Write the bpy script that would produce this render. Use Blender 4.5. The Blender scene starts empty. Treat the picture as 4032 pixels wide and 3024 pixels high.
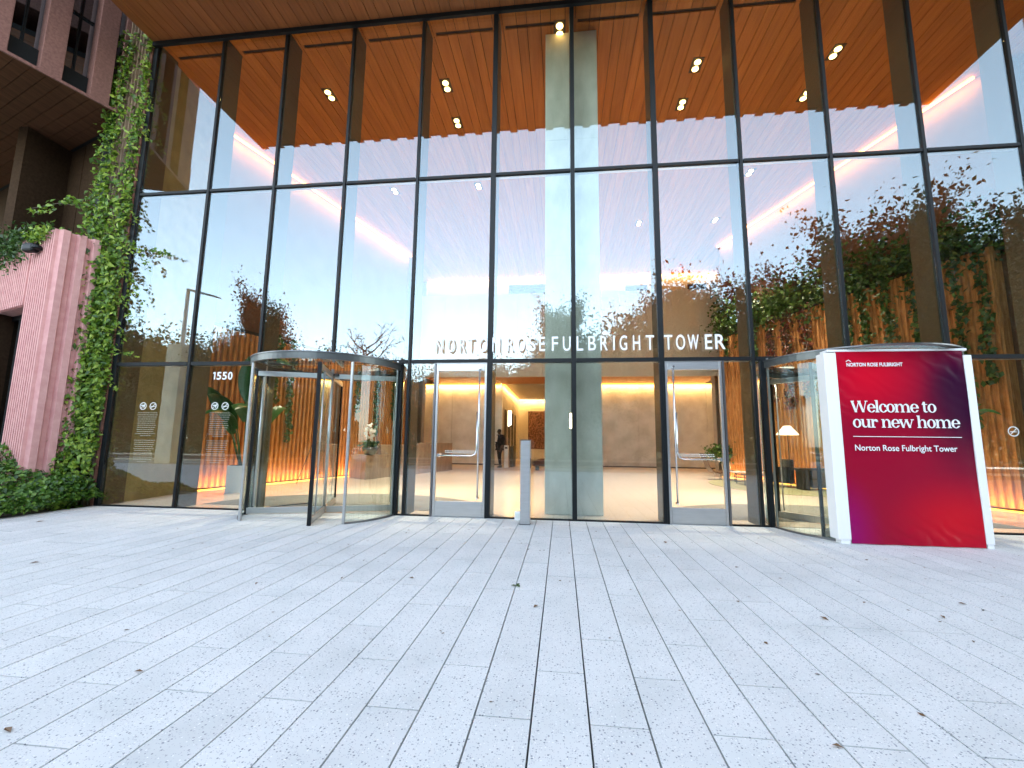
import bpy, math, random
import numpy as np
from mathutils import Vector, Matrix
random.seed(7)
S = bpy.context.scene
COL = S.collection
PI = math.pi
R = math.radians

# ---------------------------------------------------------------- camera
cam_d = bpy.data.cameras.new('camera'); cam = bpy.data.objects.new('camera', cam_d); COL.objects.link(cam)
S.camera = cam
cam_d.sensor_fit = 'HORIZONTAL'; cam_d.sensor_width = 36.0
cam_d.lens = 1723.23 / 4032 * 36
cam_d.clip_start = 0.05; cam_d.clip_end = 1500
yaw, pit, rol = -.113193, .131465, .012044
F = Vector((math.sin(yaw)*math.cos(pit), math.cos(yaw)*math.cos(pit), math.sin(pit)))
rt = Vector((math.cos(yaw), -math.sin(yaw), 0)); up = rt.cross(F)
r2 = rt*math.cos(rol) + up*math.sin(rol); u2 = -rt*math.sin(rol) + up*math.cos(rol)
CP = Vector((-.2356, -8.2206, 1.3955))
cam.matrix_world = Matrix(((r2.x, u2.x, -F.x, CP.x), (r2.y, u2.y, -F.y, CP.y), (r2.z, u2.z, -F.z, CP.z), (0, 0, 0, 1)))

# ---------------------------------------------------------------- world, sun, exposure
SUN_EL, SUN_ROT = R(14), R(10)          # the sun stands behind the tower
w = bpy.data.worlds.new("World"); S.world = w; w.use_nodes = True
nt = w.node_tree; bg = nt.nodes['Background']
sky = nt.nodes.new('ShaderNodeTexSky'); sky.sky_type = 'NISHITA'; sky.sun_disc = False
sky.sun_elevation = SUN_EL; sky.sun_rotation = SUN_ROT; sky.air_density = 1.0; sky.dust_density = 0.6; sky.ozone_density = 1.0
hsv = nt.nodes.new('ShaderNodeHueSaturation'); hsv.inputs['Saturation'].default_value = .56; nt.links.new(sky.outputs[0], hsv.inputs['Color']); nt.links.new(hsv.outputs[0], bg.inputs[0]); bg.inputs[1].default_value = 0.15
sd = bpy.data.lights.new('sun', 'SUN'); sd.energy = 2.5; sd.angle = R(0.5); sd.color = (1, .93, .84)
so = bpy.data.objects.new('sun', sd); COL.objects.link(so)
sdir = Vector((math.sin(SUN_ROT)*math.cos(SUN_EL), math.cos(SUN_ROT)*math.cos(SUN_EL), math.sin(SUN_EL)))
so.rotation_euler = sdir.to_track_quat('Z', 'Y').to_euler(); so.location = (0, 60, 60)
S.view_settings.view_transform = 'Standard'; S.view_settings.look = 'None'
S.view_settings.exposure = 3.26; S.view_settings.gamma = 1.0
S.render.engine = 'CYCLES'
cy = S.cycles
cy.max_bounces = 10; cy.diffuse_bounces = 4; cy.glossy_bounces = 5; cy.transparent_max_bounces = 24; cy.transmission_bounces = 4
cy.caustics_reflective = False; cy.caustics_refractive = False; cy.sample_clamp_indirect = 6
cy.use_denoising = True

# ---------------------------------------------------------------- materials
def mat(name, col=(.5, .5, .5), rough=.6, metal=0., spec=.5, emit=None, es=1.):
    m = bpy.data.materials.new(name); m.use_nodes = True
    b = m.node_tree.nodes['Principled BSDF']
    b.inputs['Base Color'].default_value = (*col, 1); b.inputs['Roughness'].default_value = rough
    b.inputs['Metallic'].default_value = metal; b.inputs['Specular IOR Level'].default_value = spec
    if emit:
        b.inputs['Emission Color'].default_value = (*emit, 1); b.inputs['Emission Strength'].default_value = es
    return m
def nd(m, t, **k):
    n = m.node_tree.nodes.new(t)
    for a, v in k.items():
        if a.startswith('i_'): n.inputs[a[2:].replace('_', ' ')].default_value = v
        else: setattr(n, a, v)
    return n
def lk(m, a, b): m.node_tree.links.new(a, b)
def P_(m): return m.node_tree.nodes['Principled BSDF']
def ramp(m, fac, stops):
    r = nd(m, 'ShaderNodeValToRGB'); e = r.color_ramp.elements
    while len(e) < len(stops): e.new(.5)
    for q, (p, c) in zip(e, stops): q.position = p; q.color = (*c, 1)
    lk(m, fac, r.inputs[0]); return r.outputs[0]
def coords(m, scale=(1, 1, 1), kind='Object'):
    tc = nd(m, 'ShaderNodeTexCoord'); mp = nd(m, 'ShaderNodeMapping'); mp.inputs['Scale'].default_value = scale
    lk(m, tc.outputs[kind], mp.inputs[0]); return mp.outputs[0]
def noisy(name, c1, c2, scale=(3, 3, 3), ns=1., rough=.6, detail=6, bump=0., metal=0., island=0., spec=.5, lo=.3, hi=.7):
    m = mat(name, c1, rough, metal, spec); v = coords(m, scale)
    n = nd(m, 'ShaderNodeTexNoise'); n.inputs['Scale'].default_value = ns; n.inputs['Detail'].default_value = detail
    lk(m, v, n.inputs['Vector']); c = ramp(m, n.outputs[0], [(lo, c1), (hi, c2)])
    if island:
        g = nd(m, 'ShaderNodeNewGeometry'); hs = nd(m, 'ShaderNodeHueSaturation')
        mr = nd(m, 'ShaderNodeMapRange'); mr.inputs[3].default_value = 1-island; mr.inputs[4].default_value = 1+island
        lk(m, g.outputs['Random Per Island'], mr.inputs[0]); lk(m, mr.outputs[0], hs.inputs['Value']); lk(m, c, hs.inputs['Color']); c = hs.outputs[0]
    lk(m, c, P_(m).inputs['Base Color'])
    if bump:
        b = nd(m, 'ShaderNodeBump'); b.inputs['Strength'].default_value = bump; b.inputs['Distance'].default_value = .01
        lk(m, n.outputs[0], b.inputs['Height']); lk(m, b.outputs[0], P_(m).inputs['Normal'])
    return m

def glass(name, tint, refl, wav=.0, edge=.9, rough=.0):
    """thin pane: tinted see-through plus mirror, share by Schlick's law on both faces"""
    m = bpy.data.materials.new(name); m.use_nodes = True; t = m.node_tree; t.nodes.clear()
    out = t.nodes.new('ShaderNodeOutputMaterial'); mix = t.nodes.new('ShaderNodeMixShader')
    tr = t.nodes.new('ShaderNodeBsdfTransparent'); tr.inputs[0].default_value = (*tint, 1)
    gl = t.nodes.new('ShaderNodeBsdfGlossy'); gl.inputs['Roughness'].default_value = rough; gl.inputs[0].default_value = (.74, .90, 1, 1)
    g = t.nodes.new('ShaderNodeNewGeometry'); vd = t.nodes.new('ShaderNodeVectorMath'); vd.operation = 'DOT_PRODUCT'
    t.links.new(g.outputs['Incoming'], vd.inputs[0]); t.links.new(g.outputs['True Normal'], vd.inputs[1])
    def ma(op, x, y=None, z=None, clamp=False):
        n = t.nodes.new('ShaderNodeMath'); n.operation = op; n.use_clamp = clamp
        for i, q in enumerate((x, y, z)):
            if q is None: continue
            if isinstance(q, (int, float)): n.inputs[i].default_value = q
            else: t.links.new(q, n.inputs[i])
        return n.outputs[0]
    c = ma('SUBTRACT', 1.0, ma('ABSOLUTE', vd.outputs['Value']), clamp=True)
    f = ma('MULTIPLY_ADD', ma('POWER', c, 5.0), edge-refl, refl, clamp=True)
    t.links.new(f, mix.inputs[0])
    t.links.new(tr.outputs[0], mix.inputs[1]); t.links.new(gl.outputs[0], mix.inputs[2]); t.links.new(mix.outputs[0], out.inputs[0])
    if wav:
        tc = t.nodes.new('ShaderNodeTexCoord'); n = t.nodes.new('ShaderNodeTexNoise'); n.inputs['Scale'].default_value = 1.1; n.inputs['Detail'].default_value = 1.5
        b = t.nodes.new('ShaderNodeBump'); b.inputs['Strength'].default_value = wav; b.inputs['Distance'].default_value = .01
        t.links.new(tc.outputs['Object'], n.inputs['Vector']); t.links.new(n.outputs[0], b.inputs['Height']); t.links.new(b.outputs[0], gl.inputs['Normal'])
    return m

M = {}
# pale terrazzo slabs
m = M['paving'] = mat('pale_terrazzo', (.6, .62, .66), .75)
v = coords(m); g = nd(m, 'ShaderNodeNewGeometry')
n1 = nd(m, 'ShaderNodeTexNoise'); n1.inputs['Scale'].default_value = 2.2; n1.inputs['Detail'].default_value = 5; lk(m, v, n1.inputs['Vector'])
base = ramp(m, n1.outputs[0], [(.3, (.61, .63, .615)), (.5, (.67, .685, .67)), (.72, (.71, .72, .705))])
hs = nd(m, 'ShaderNodeHueSaturation'); mr = nd(m, 'ShaderNodeMapRange'); mr.inputs[3].default_value = .945; mr.inputs[4].default_value = 1.04
lk(m, g.outputs['Random Per Island'], mr.inputs[0]); lk(m, mr.outputs[0], hs.inputs['Value']); lk(m, base, hs.inputs['Color'])
def specks(vs, thr, keep, c_in, col):
    vo = nd(m, 'ShaderNodeTexVoronoi'); vo.inputs['Scale'].default_value = vs; vo.inputs['Randomness'].default_value = 1
    nn = nd(m, 'ShaderNodeTexNoise'); nn.inputs['Scale'].default_value = vs*1.7; nn.inputs['Detail'].default_value = 2; lk(m, v, nn.inputs['Vector'])
    lk(m, v, vo.inputs['Vector'])
    ad = nd(m, 'ShaderNodeMath', operation='MULTIPLY_ADD'); lk(m, nn.outputs[0], ad.inputs[0]); ad.inputs[1].default_value = .22; lk(m, vo.outputs['Distance'], ad.inputs[2])
    lt = nd(m, 'ShaderNodeMath', operation='LESS_THAN'); lk(m, ad.outputs[0], lt.inputs[0]); lt.inputs[1].default_value = thr
    sp = nd(m, 'ShaderNodeSeparateColor'); lk(m, vo.outputs['Color'], sp.inputs[0])
    gt = nd(m, 'ShaderNodeMath', operation='LESS_THAN'); lk(m, sp.outputs[0], gt.inputs[0]); gt.inputs[1].default_value = keep
    mu = nd(m, 'ShaderNodeMath', operation='MULTIPLY'); lk(m, lt.outputs[0], mu.inputs[0]); lk(m, gt.outputs[0], mu.inputs[1])
    mx = nd(m, 'ShaderNodeMix', data_type='RGBA'); lk(m, mu.outputs[0], mx.inputs['Factor']); lk(m, c_in, mx.inputs['A']); mx.inputs['B'].default_value = (*col, 1)
    return mx.outputs['Result']
n2 = nd(m, 'ShaderNodeTexNoise'); n2.inputs['Scale'].default_value = .9; n2.inputs['Detail'].default_value = 9; n2.inputs['Roughness'].default_value = .65; lk(m, v, n2.inputs['Vector'])
st_ = ramp(m, n2.outputs[0], [(.56, (0, 0, 0)), (.74, (1, 1, 1))]); sm = nd(m, 'ShaderNodeMath', operation='MULTIPLY'); lk(m, st_, sm.inputs[0]); sm.inputs[1].default_value = .28
mxs = nd(m, 'ShaderNodeMix', data_type='RGBA'); lk(m, sm.outputs[0], mxs.inputs['Factor']); lk(m, hs.outputs[0], mxs.inputs['A']); mxs.inputs['B'].default_value = (.50, .48, .44, 1)
vg = nd(m, 'ShaderNodeTexVoronoi'); vg.inputs['Scale'].default_value = 1.3; lk(m, v, vg.inputs['Vector'])
lg = nd(m, 'ShaderNodeMath', operation='LESS_THAN'); lk(m, vg.outputs['Distance'], lg.inputs[0]); lg.inputs[1].default_value = .022; lgm = nd(m, 'ShaderNodeMath', operation='MULTIPLY'); lk(m, lg.outputs[0], lgm.inputs[0]); lgm.inputs[1].default_value = .45
mxg = nd(m, 'ShaderNodeMix', data_type='RGBA'); lk(m, lgm.outputs[0], mxg.inputs['Factor']); lk(m, mxs.outputs['Result'], mxg.inputs['A']); mxg.inputs['B'].default_value = (.3, .29, .27, 1)
c = specks(56, .385, .36, mxg.outputs['Result'], (.25, .265, .29)); c = specks(105, .41, .5, c, (.45, .46, .485)); c = specks(60, .33, .25, c, (.85, .85, .86))
lk(m, c, P_(m).inputs['Base Color'])
M['joint'] = mat('dark_joint_sand', (.03, .033, .04), .95)
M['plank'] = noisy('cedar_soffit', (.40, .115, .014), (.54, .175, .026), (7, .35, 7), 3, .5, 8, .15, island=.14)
M['plankdark'] = noisy('shaded_cedar_soffit', (.21, .065, .018), (.30, .10, .028), (7, .35, 7), 3, .5, 8, .1, island=.12)  # same cedar planks outdoors, with the shade put into a darker colour
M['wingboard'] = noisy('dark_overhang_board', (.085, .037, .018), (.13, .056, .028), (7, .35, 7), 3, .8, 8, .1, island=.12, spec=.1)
M['black'] = mat('black_anodised', (.008, .010, .011), .45, 0, .25)
M['slot'] = mat('dark_slot', (.008, .007, .006), .8)
M['fin'] = mat('bronze_fin', (.10, .085, .055), .45, .3)
M['steel'] = noisy('brushed_steel', (.47, .48, .48), (.53, .54, .54), (1, 1, 8), 4, .32, 3, 0, metal=.75)
M['chrome'] = mat('polished_steel', (.78, .79, .80), .18, .9)
M['steeldk'] = mat('dark_steel', (.16, .165, .17), .35, .8)
M['rust'] = noisy('rusty_edge', (.14, .055, .035), (.22, .09, .06), (2, 2, 6), 3, .8, 6)
M['glass'] = glass('curtain_glass', (.90, .93, .90), .105, .008, .6)
M['glass2'] = glass('clear_door_glass', (.93, .96, .93), .04, .004)
M['glasswin'] = glass('window_glass', (.12, .15, .20), .42, .03)
M['concrete'] = noisy('board_concrete', (.60, .59, .50), (.82, .80, .71), (1.4, 1.4, .7), 2.2, .75, 8, .25)
M['pier'] = noisy('stained_pier', (.12, .075, .045), (.25, .175, .11), (3, 3, .6), 3, .85, 8, .3)
M['pink'] = noisy('pink_precast', (.60, .29, .27), (.70, .38, .35), (2, 2, 2), 3, .9, 4, .0)
M['brownfin'] = noisy('brown_precast', (.17, .075, .06), (.26, .125, .10), (2, 2, 2), 12, .8, 8, .2)
M['darkwall'] = noisy('dark_brown_panel', (.04, .023, .013), (.06, .035, .02), (2, 2, 2), 8, .95, 6, .1, spec=.1)
M['flute'] = noisy('fluted_cedar_concrete', (.34, .135, .035), (.56, .26, .085), (6, 6, .7), 4, .85, 9, .6, lo=.35, hi=.65)
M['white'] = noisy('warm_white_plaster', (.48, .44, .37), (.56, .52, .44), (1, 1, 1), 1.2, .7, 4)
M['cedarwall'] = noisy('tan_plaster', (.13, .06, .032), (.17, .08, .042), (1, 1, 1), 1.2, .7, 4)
M['olive'] = noisy('olive_reflection', (.20, .19, .09), (.29, .27, .13), (2, 2, 2), 1.5, .7, 5)  # olive of the mirrored trees put into a wall colour
M['panel'] = noisy('pale_wall_panel', (.58, .54, .46), (.68, .64, .56), (1, 1, .3), 1.0, .55, 4, island=.04)
M['marble'] = noisy('veined_stone', (.60, .59, .57), (.80, .79, .77), (.8, .8, .8), 1.6, .35, 10, .05, lo=.35, hi=.62)
M['lobbyfloor'] = noisy('cream_terrazzo', (.62, .53, .44), (.70, .61, .52), (6, 6, 6), 30, .22, 3)
M['mat'] = noisy('grey_entrance_mat', (.13, .12, .11), (.19, .18, .16), (20, 20, 20), 10, .95, 3)
M['rug'] = noisy('olive_rug', (.24, .23, .12), (.33, .31, .17), (6, 6, 6), 10, .95, 4)
M['led'] = mat('amber_strip', (1, .6, .2), .5, emit=(1, .36, .035), es=1.15)
M['lamp'] = mat('lamp_lens', (1, .8, .5), .5, emit=(1, .58, .18), es=2.0)
M['ledwhite'] = mat('warm_white_tube', (1, .9, .7), .5, emit=(1, .82, .5), es=1.2)
M['leather'] = mat('brown_leather', (.10, .045, .02), .35)
M['dark'] = mat('dark_furniture', (.02, .018, .017), .4)
M['stone'] = mat('warm_white_ceramic', (.66, .65, .62), .6)
M['deskwood'] = noisy('pale_timber', (.30, .21, .15), (.42, .31, .23), (3, 3, .4), 4, .5, 6, island=.05)
M['art'] = noisy('mottled_art', (.10, .035, .02), (.34, .17, .11), (3, 3, 3), 4, .6, 8, lo=.42, hi=.58)
M['red'] = mat('red_signal', (.8, .02, .02), .5, emit=(1, .05, .05), es=.5)
M['sign'] = mat('white_lettering', (.85, .86, .86), .4)
M['vinyl'] = mat('frosted_vinyl', (.72, .76, .72), .7)
M['vinylthin'] = mat('thin_vinyl_print', (.36, .39, .32), .8)
M['vinylsoft'] = glass('thin_vinyl_text', (.78, .82, .75), .1)
M['bark'] = noisy('bark', (.09, .07, .055), (.16, .13, .10), (6, 6, 1), 6, .9, 8, .5)
M['lawn'] = noisy('lawn', (.05, .085, .02), (.09, .13, .035), (1, 1, 1), 3, .95, 8, .4)
M['asphalt'] = noisy('asphalt', (.045, .045, .048), (.065, .065, .068), (2, 2, 2), 30, .9, 6)
M['kerb'] = mat('pale_kerb', (.42, .41, .38), .85)
M['skin'] = mat('dark_skin', (.07, .035, .022), .5)
M['suit'] = noisy('navy_suit', (.008, .01, .018), (.014, .017, .028), (30, 30, 30), 5, .9, 2)
M['shirt'] = mat('white_shirt', (.75, .75, .75), .8)
def leafmat(name, c1, c2, c3, trans=.25, rough=.45):
    m = mat(name, c1, rough); g = nd(m, 'ShaderNodeNewGeometry')
    c = ramp(m, g.outputs['Random Per Island'], [(0, c1), (.55, c2), (1, c3)]); lk(m, c, P_(m).inputs['Base Color'])
    t = nd(m, 'ShaderNodeBsdfTranslucent'); lk(m, c, t.inputs[0]); mx = nd(m, 'ShaderNodeMixShader'); mx.inputs[0].default_value = trans
    out = m.node_tree.nodes['Material Output']; lk(m, P_(m).outputs[0], mx.inputs[1]); lk(m, t.outputs[0], mx.inputs[2]); lk(m, mx.outputs[0], out.inputs[0])
    return m
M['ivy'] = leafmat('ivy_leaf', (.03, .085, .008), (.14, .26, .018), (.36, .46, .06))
M['ivymid'] = leafmat('mid_green_ivy_leaf', (.02, .06, .008), (.07, .17, .016), (.20, .33, .045))  # middle green leaf tones for the ground cover at left
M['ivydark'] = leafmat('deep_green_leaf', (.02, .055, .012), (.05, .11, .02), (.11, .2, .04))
M['tree'] = leafmat('tree_leaf', (.010, .022, .008), (.022, .042, .012), (.05, .075, .02))
M['redtree'] = leafmat('bronze_leaf', (.05, .012, .008), (.10, .022, .012), (.03, .035, .012))
M['bronzevine'] = leafmat('bronze_vine_leaf', (.02, .05, .012), (.10, .03, .02), (.26, .05, .035))
M['banana'] = leafmat('broad_leaf', (.015, .06, .018), (.03, .10, .03), (.05, .14, .04), .15, .3)
M['petal'] = mat('white_petal', (.85, .82, .8), .6)
M['dryleaf'] = leafmat('dry_leaf', (.10, .06, .03), (.2, .11, .05), (.06, .05, .03))

# banner print: diagonal red to dark plum
m = M['banner'] = mat('printed_vinyl_banner', (.5, .01, .05), .38, spec=.22)
tc = nd(m, 'ShaderNodeTexCoord'); sx = nd(m, 'ShaderNodeSeparateXYZ'); lk(m, tc.outputs['Object'], sx.inputs[0])
def mth(op, a, b=None, c=None):
    n = nd(m, 'ShaderNodeMath', operation=op)
    for i, q in enumerate((a, b, c)):
        if q is None: continue
        if isinstance(q, (int, float)): n.inputs[i].default_value = q
        else: lk(m, q, n.inputs[i])
    return n.outputs[0]
def blob(cx, cz, rx, rz):
    dx = mth('DIVIDE', mth('SUBTRACT', sx.outputs[0], cx), rx); dz = mth('DIVIDE', mth('SUBTRACT', sx.outputs[2], cz), rz)
    d = mth('SQRT', mth('ADD', mth('MULTIPLY', dx, dx), mth('MULTIPLY', dz, dz)))
    n = nd(m, 'ShaderNodeMapRange', interpolation_type='SMOOTHSTEP'); n.inputs[3].default_value = 1; n.inputs[4].default_value = 0
    lk(m, d, n.inputs[0]); return n.outputs[0]
def over(c, fac, col):
    mx = nd(m, 'ShaderNodeMix', data_type='RGBA'); lk(m, fac, mx.inputs['Factor'])
    if isinstance(c, tuple): mx.inputs['A'].default_value = (*c, 1)
    else: lk(m, c, mx.inputs['A'])
    mx.inputs['B'].default_value = (*col, 1); return mx.outputs['Result']
c = over((.30, .0, .022), blob(.85, 1.95, .95, 1.5), (.035, .0, .022))
c = over(c, blob(.75, 2.3, .6, .9), (.03, .0, .022))
c = over(c, blob(-.45, 2.45, .95, .9), (.60, .0, .018))
c = over(c, blob(-.95, .15, .6, 1.0), (.28, .0, .12))
c = over(c, blob(.55, .35, 1.1, .75), (.56, .0, .012))
lk(m, c, P_(m).inputs['Base Color'])
nz = nd(m, 'ShaderNodeTexWave'); nz.inputs['Scale'].default_value = 2.0; nz.inputs['Distortion'].default_value = 9; nz.inputs['Detail'].default_value = 2
mp = nd(m, 'ShaderNodeMapping'); mp.inputs['Rotation'].default_value = (0, R(55), 0); lk(m, tc.outputs['Object'], mp.inputs[0]); lk(m, mp.outputs[0], nz.inputs['Vector'])
edge = mth('MAXIMUM', mth('MAXIMUM', blob(-.85, 2.3, .4, .9), blob(.8, 2.6, .6, .35)), mth('MAXIMUM', blob(.35, .1, 1.3, .35), blob(-.9, .2, .3, .6)))
b = nd(m, 'ShaderNodeBump'); b.inputs['Distance'].default_value = .02; lk(m, nz.outputs['Fac'], b.inputs['Height']); lk(m, mth('MULTIPLY_ADD', edge, .5, .06), b.inputs['Strength']); lk(m, b.outputs[0], P_(m).inputs['Normal'])

# ---------------------------------------------------------------- mesh helpers
ORG = {}
def tag(o, label=None, cat=None, group=None, kind=None):
    if label: o['label'] = label
    if cat: o['category'] = cat
    if group: o['group'] = group
    if kind: o['kind'] = kind
    return o
def empty(name, loc, label, cat, group=None):
    o = bpy.data.objects.new(name, None); COL.objects.link(o); o.location = loc; o.empty_display_size = .2
    ORG[o.name] = Vector(loc); return tag(o, label, cat, group)
def copy_tree(o, parent=None):
    c = o.copy(); COL.objects.link(c); c.parent = parent
    ORG[c.name] = ORG.get(o.name, Vector((0, 0, 0)))
    for ch in list(o.children): copy_tree(ch, c)
    return c
class MB:
    def __init__(s): s.v = []; s.f = []
    def add(s, vs, fs):
        n = len(s.v); s.v += [tuple(q) for q in vs]; s.f += [tuple(i+n for i in f) for f in fs]; return s
    def hexa(s, p): return s.add(p, [(0, 3, 2, 1), (4, 5, 6, 7), (0, 1, 5, 4), (1, 2, 6, 5), (2, 3, 7, 6), (3, 0, 4, 7)])
    def box(s, x0, x1, y0, y1, z0, z1):
        return s.hexa([(x0, y0, z0), (x1, y0, z0), (x1, y1, z0), (x0, y1, z0), (x0, y0, z1), (x1, y0, z1), (x1, y1, z1), (x0, y1, z1)])
    def wall(s, a, b, z0, z1, t0=0., t1=.1):
        """upright slab on the line a-b, from offset t0 to t1 along its left-hand normal"""
        a = Vector(a[:2]); b = Vector(b[:2]); d = (b-a).normalized(); n = Vector((-d.y, d.x))
        q = [a+n*t0, b+n*t0, b+n*t1, a+n*t1]
        return s.hexa([(p.x, p.y, z0) for p in q] + [(p.x, p.y, z1) for p in q])
    def prism(s, pts, z0, z1):
        n = len(pts)
        return s.add([(x, y, z0) for x, y in pts]+[(x, y, z1) for x, y in pts],
                     [tuple(range(n-1, -1, -1)), tuple(range(n, 2*n))] + [(i, (i+1) % n, (i+1) % n+n, i+n) for i in range(n)])
    def tube(s, pts, r, n=10, cap=True):
        pts = [Vector(p) for p in pts]; rr = r if isinstance(r, (list, tuple)) else [r]*len(pts); vs = []; fs = []
        prev = None
        for i, p in enumerate(pts):
            d = (pts[min(i+1, len(pts)-1)]-pts[max(i-1, 0)]).normalized()
            a = prev if prev is not None and abs(prev.dot(d)) < .95 else (Vector((0, 0, 1)) if abs(d.z) < .9 else Vector((1, 0, 0)))
            u = (a-d*a.dot(d)).normalized(); prev = u; q = d.cross(u)
            for k in range(n): vs.append(p+u*rr[i]*math.cos(2*PI*k/n)+q*rr[i]*math.sin(2*PI*k/n))
        for i in range(len(pts)-1):
            for k in range(n): fs.append((i*n+k, i*n+(k+1) % n, (i+1)*n+(k+1) % n, (i+1)*n+k))
        if cap: fs += [tuple(range(n-1, -1, -1)), tuple(range((len(pts)-1)*n, len(pts)*n))]
        return s.add(vs, fs)
    def lathe(s, prof, c=(0, 0, 0), n=24):
        vs = [(c[0]+r*math.cos(2*PI*k/n), c[1]+r*math.sin(2*PI*k/n), c[2]+z) for r, z in prof for k in range(n)]
        m = len(prof); fs = [(i*n+k, i*n+(k+1) % n, (i+1)*n+(k+1) % n, (i+1)*n+k) for i in range(m-1) for k in range(n)]
        fs += [tuple(range(n-1, -1, -1)), tuple(range((m-1)*n, m*n))]
        return s.add(vs, fs)
    def build(s, name, m, parent=None, bevel=0., smooth=False, local=False):
        me = bpy.data.meshes.new(name)
        o0 = Vector((0, 0, 0)) if (parent is None or local) else ORG[parent.name]
        me.from_pydata([(x-o0.x, y-o0.y, z-o0.z) for x, y, z in s.v], [], s.f); me.materials.append(m); me.update()
        o = bpy.data.objects.new(name, me); COL.objects.link(o)
        if parent is not None: o.parent = parent
        ORG[o.name] = o0
        if bevel: b = o.modifiers.new('bevel', 'BEVEL'); b.width = bevel; b.segments = 2; b.limit_method = 'ANGLE'
        if smooth:
            me.polygons.foreach_set('use_smooth', [True]*len(me.polygons))
        return o
def struct(o): o['kind'] = 'structure'; return o
def lamp_area(name, loc, direction, sx_, sy_, energy, col, parent=None):
    d = bpy.data.lights.new(name, 'AREA'); d.shape = 'RECTANGLE'; d.size = sx_; d.size_y = sy_; d.energy = energy*LK; d.color = col
    o = bpy.data.objects.new(name, d); COL.objects.link(o)
    o0 = ORG[parent.name] if parent is not None else Vector((0, 0, 0))
    o.parent = parent; o.location = Vector(loc)-o0
    return o, d
def aim(o, direction, along=None):
    z = -Vector(direction).normalized(); x = Vector(along).normalized() if along is not None else Vector((1, 0, 0))
    y = z.cross(x).normalized(); x = y.cross(z)
    o.rotation_euler = Matrix(((x.x, y.x, z.x), (x.y, y.y, z.y), (x.z, y.z, z.z))).to_euler()

T1, T2, TP = 2.935, 6.799, 10.590
LK = .36      # overall level of the lobby lamps

# leaf clouds (numpy): n leaves at positions, orientation random about a facing direction
def leaf_mesh(name, pos, size, m, parent=None, face=None, spread=1., droop=.0, seed=1, fold=.25, wid=.62):
    rg = np.random.default_rng(seed); pos = np.asarray(pos, float); n = len(pos)
    nr = rg.normal(size=(n, 3))*spread
    if face is not None: nr += np.asarray(face, float)
    nr /= np.linalg.norm(nr, axis=1, keepdims=True)
    t = rg.normal(size=(n, 3)); t[:, 2] -= droop; t -= (t*nr).sum(1, keepdims=True)*nr; t /= np.linalg.norm(t, axis=1, keepdims=True)
    b = np.cross(nr, t); sz = (size*(.6+.8*rg.random(n)))[:, None]
    V = np.stack([pos-t*sz*.5, pos+b*sz*wid*.5-t*sz*.1+nr*sz*fold*.4, pos+t*sz*.55-nr*sz*fold*.3, pos-b*sz*wid*.5-t*sz*.1+nr*sz*fold*.4], 1).reshape(-1, 3)
    if parent is not None: V = V-np.array(ORG[parent.name])
    me = bpy.data.meshes.new(name); me.vertices.add(4*n); me.vertices.foreach_set('co', V.ravel())
    idx = np.arange(4*n).reshape(n, 4); tri = np.concatenate([idx[:, [0, 1, 2]], idx[:, [0, 2, 3]]], 1).reshape(-1)
    me.loops.add(6*n); me.loops.foreach_set('vertex_index', tri); me.polygons.add(2*n)
    me.polygons.foreach_set('loop_start', np.arange(0, 6*n, 3)); me.update(calc_edges=True); me.validate()
    me.materials.append(m); o = bpy.data.objects.new(name, me); COL.objects.link(o); o.parent = parent
    ORG[o.name] = ORG[parent.name] if parent is not None else Vector((0, 0, 0)); return o

# text as a mesh lying on a vertical plane facing -y (or any), fitted to x0..x1 and cap height
def text_obj(name, body, x0, x1, z0, cap, y, m, parent, depth=.0, bold=0., capchar='H'):
    def mk(b):
        cu = bpy.data.curves.new('t', 'FONT'); cu.body = b; cu.offset = bold; cu.resolution_u = 5; cu.extrude = 0
        o = bpy.data.objects.new('t', cu); COL.objects.link(o); dg = bpy.context.evaluated_depsgraph_get(); dg.update()
        me = bpy.data.meshes.new_from_object(o.evaluated_get(dg)); bpy.data.objects.remove(o); bpy.data.curves.remove(cu); return me
    h = mk(capchar); H = max(v.co.y for v in h.vertices); bpy.data.meshes.remove(h)
    me = mk(body); xs = [v.co.x for v in me.vertices]; a, b = min(xs), max(xs)
    vs = [((v.co.x-a)/(b-a)*(x1-x0)+x0, y, v.co.y/H*cap+z0) for v in me.vertices]; fs = [tuple(p.vertices) for p in me.polygons]
    bpy.data.meshes.remove(me); mb = MB(); mb.add(vs, fs)
    if depth:
        n = len(vs); mb.add([(x, yy+depth, z) for x, yy, z in vs], [tuple(reversed(f)) for f in fs])
        cnt = {}
        for f in fs:
            for i in range(len(f)):
                e = (f[i], f[(i+1) % len(f)]); cnt[tuple(sorted(e))] = cnt.get(tuple(sorted(e)), []) + [e]
        for k, es in cnt.items():
            if len(es) == 1: i, j = es[0]; mb.f.append((j, i, i+n, j+n))
    return mb.build(name, m, parent)

# ================================================================ GROUND
g = MB(); g.add([(-400, -400, -.12), (400, -400, -.12), (400, 400, -.12), (-400, 400, -.12)], [(0, 1, 2, 3)])
struct(g.build('lawn', M['lawn']))
g = MB(); g.box(-34, 34, -13.5, .3, -.10, -.05); struct(g.build('paving_bed', M['joint']))
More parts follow.
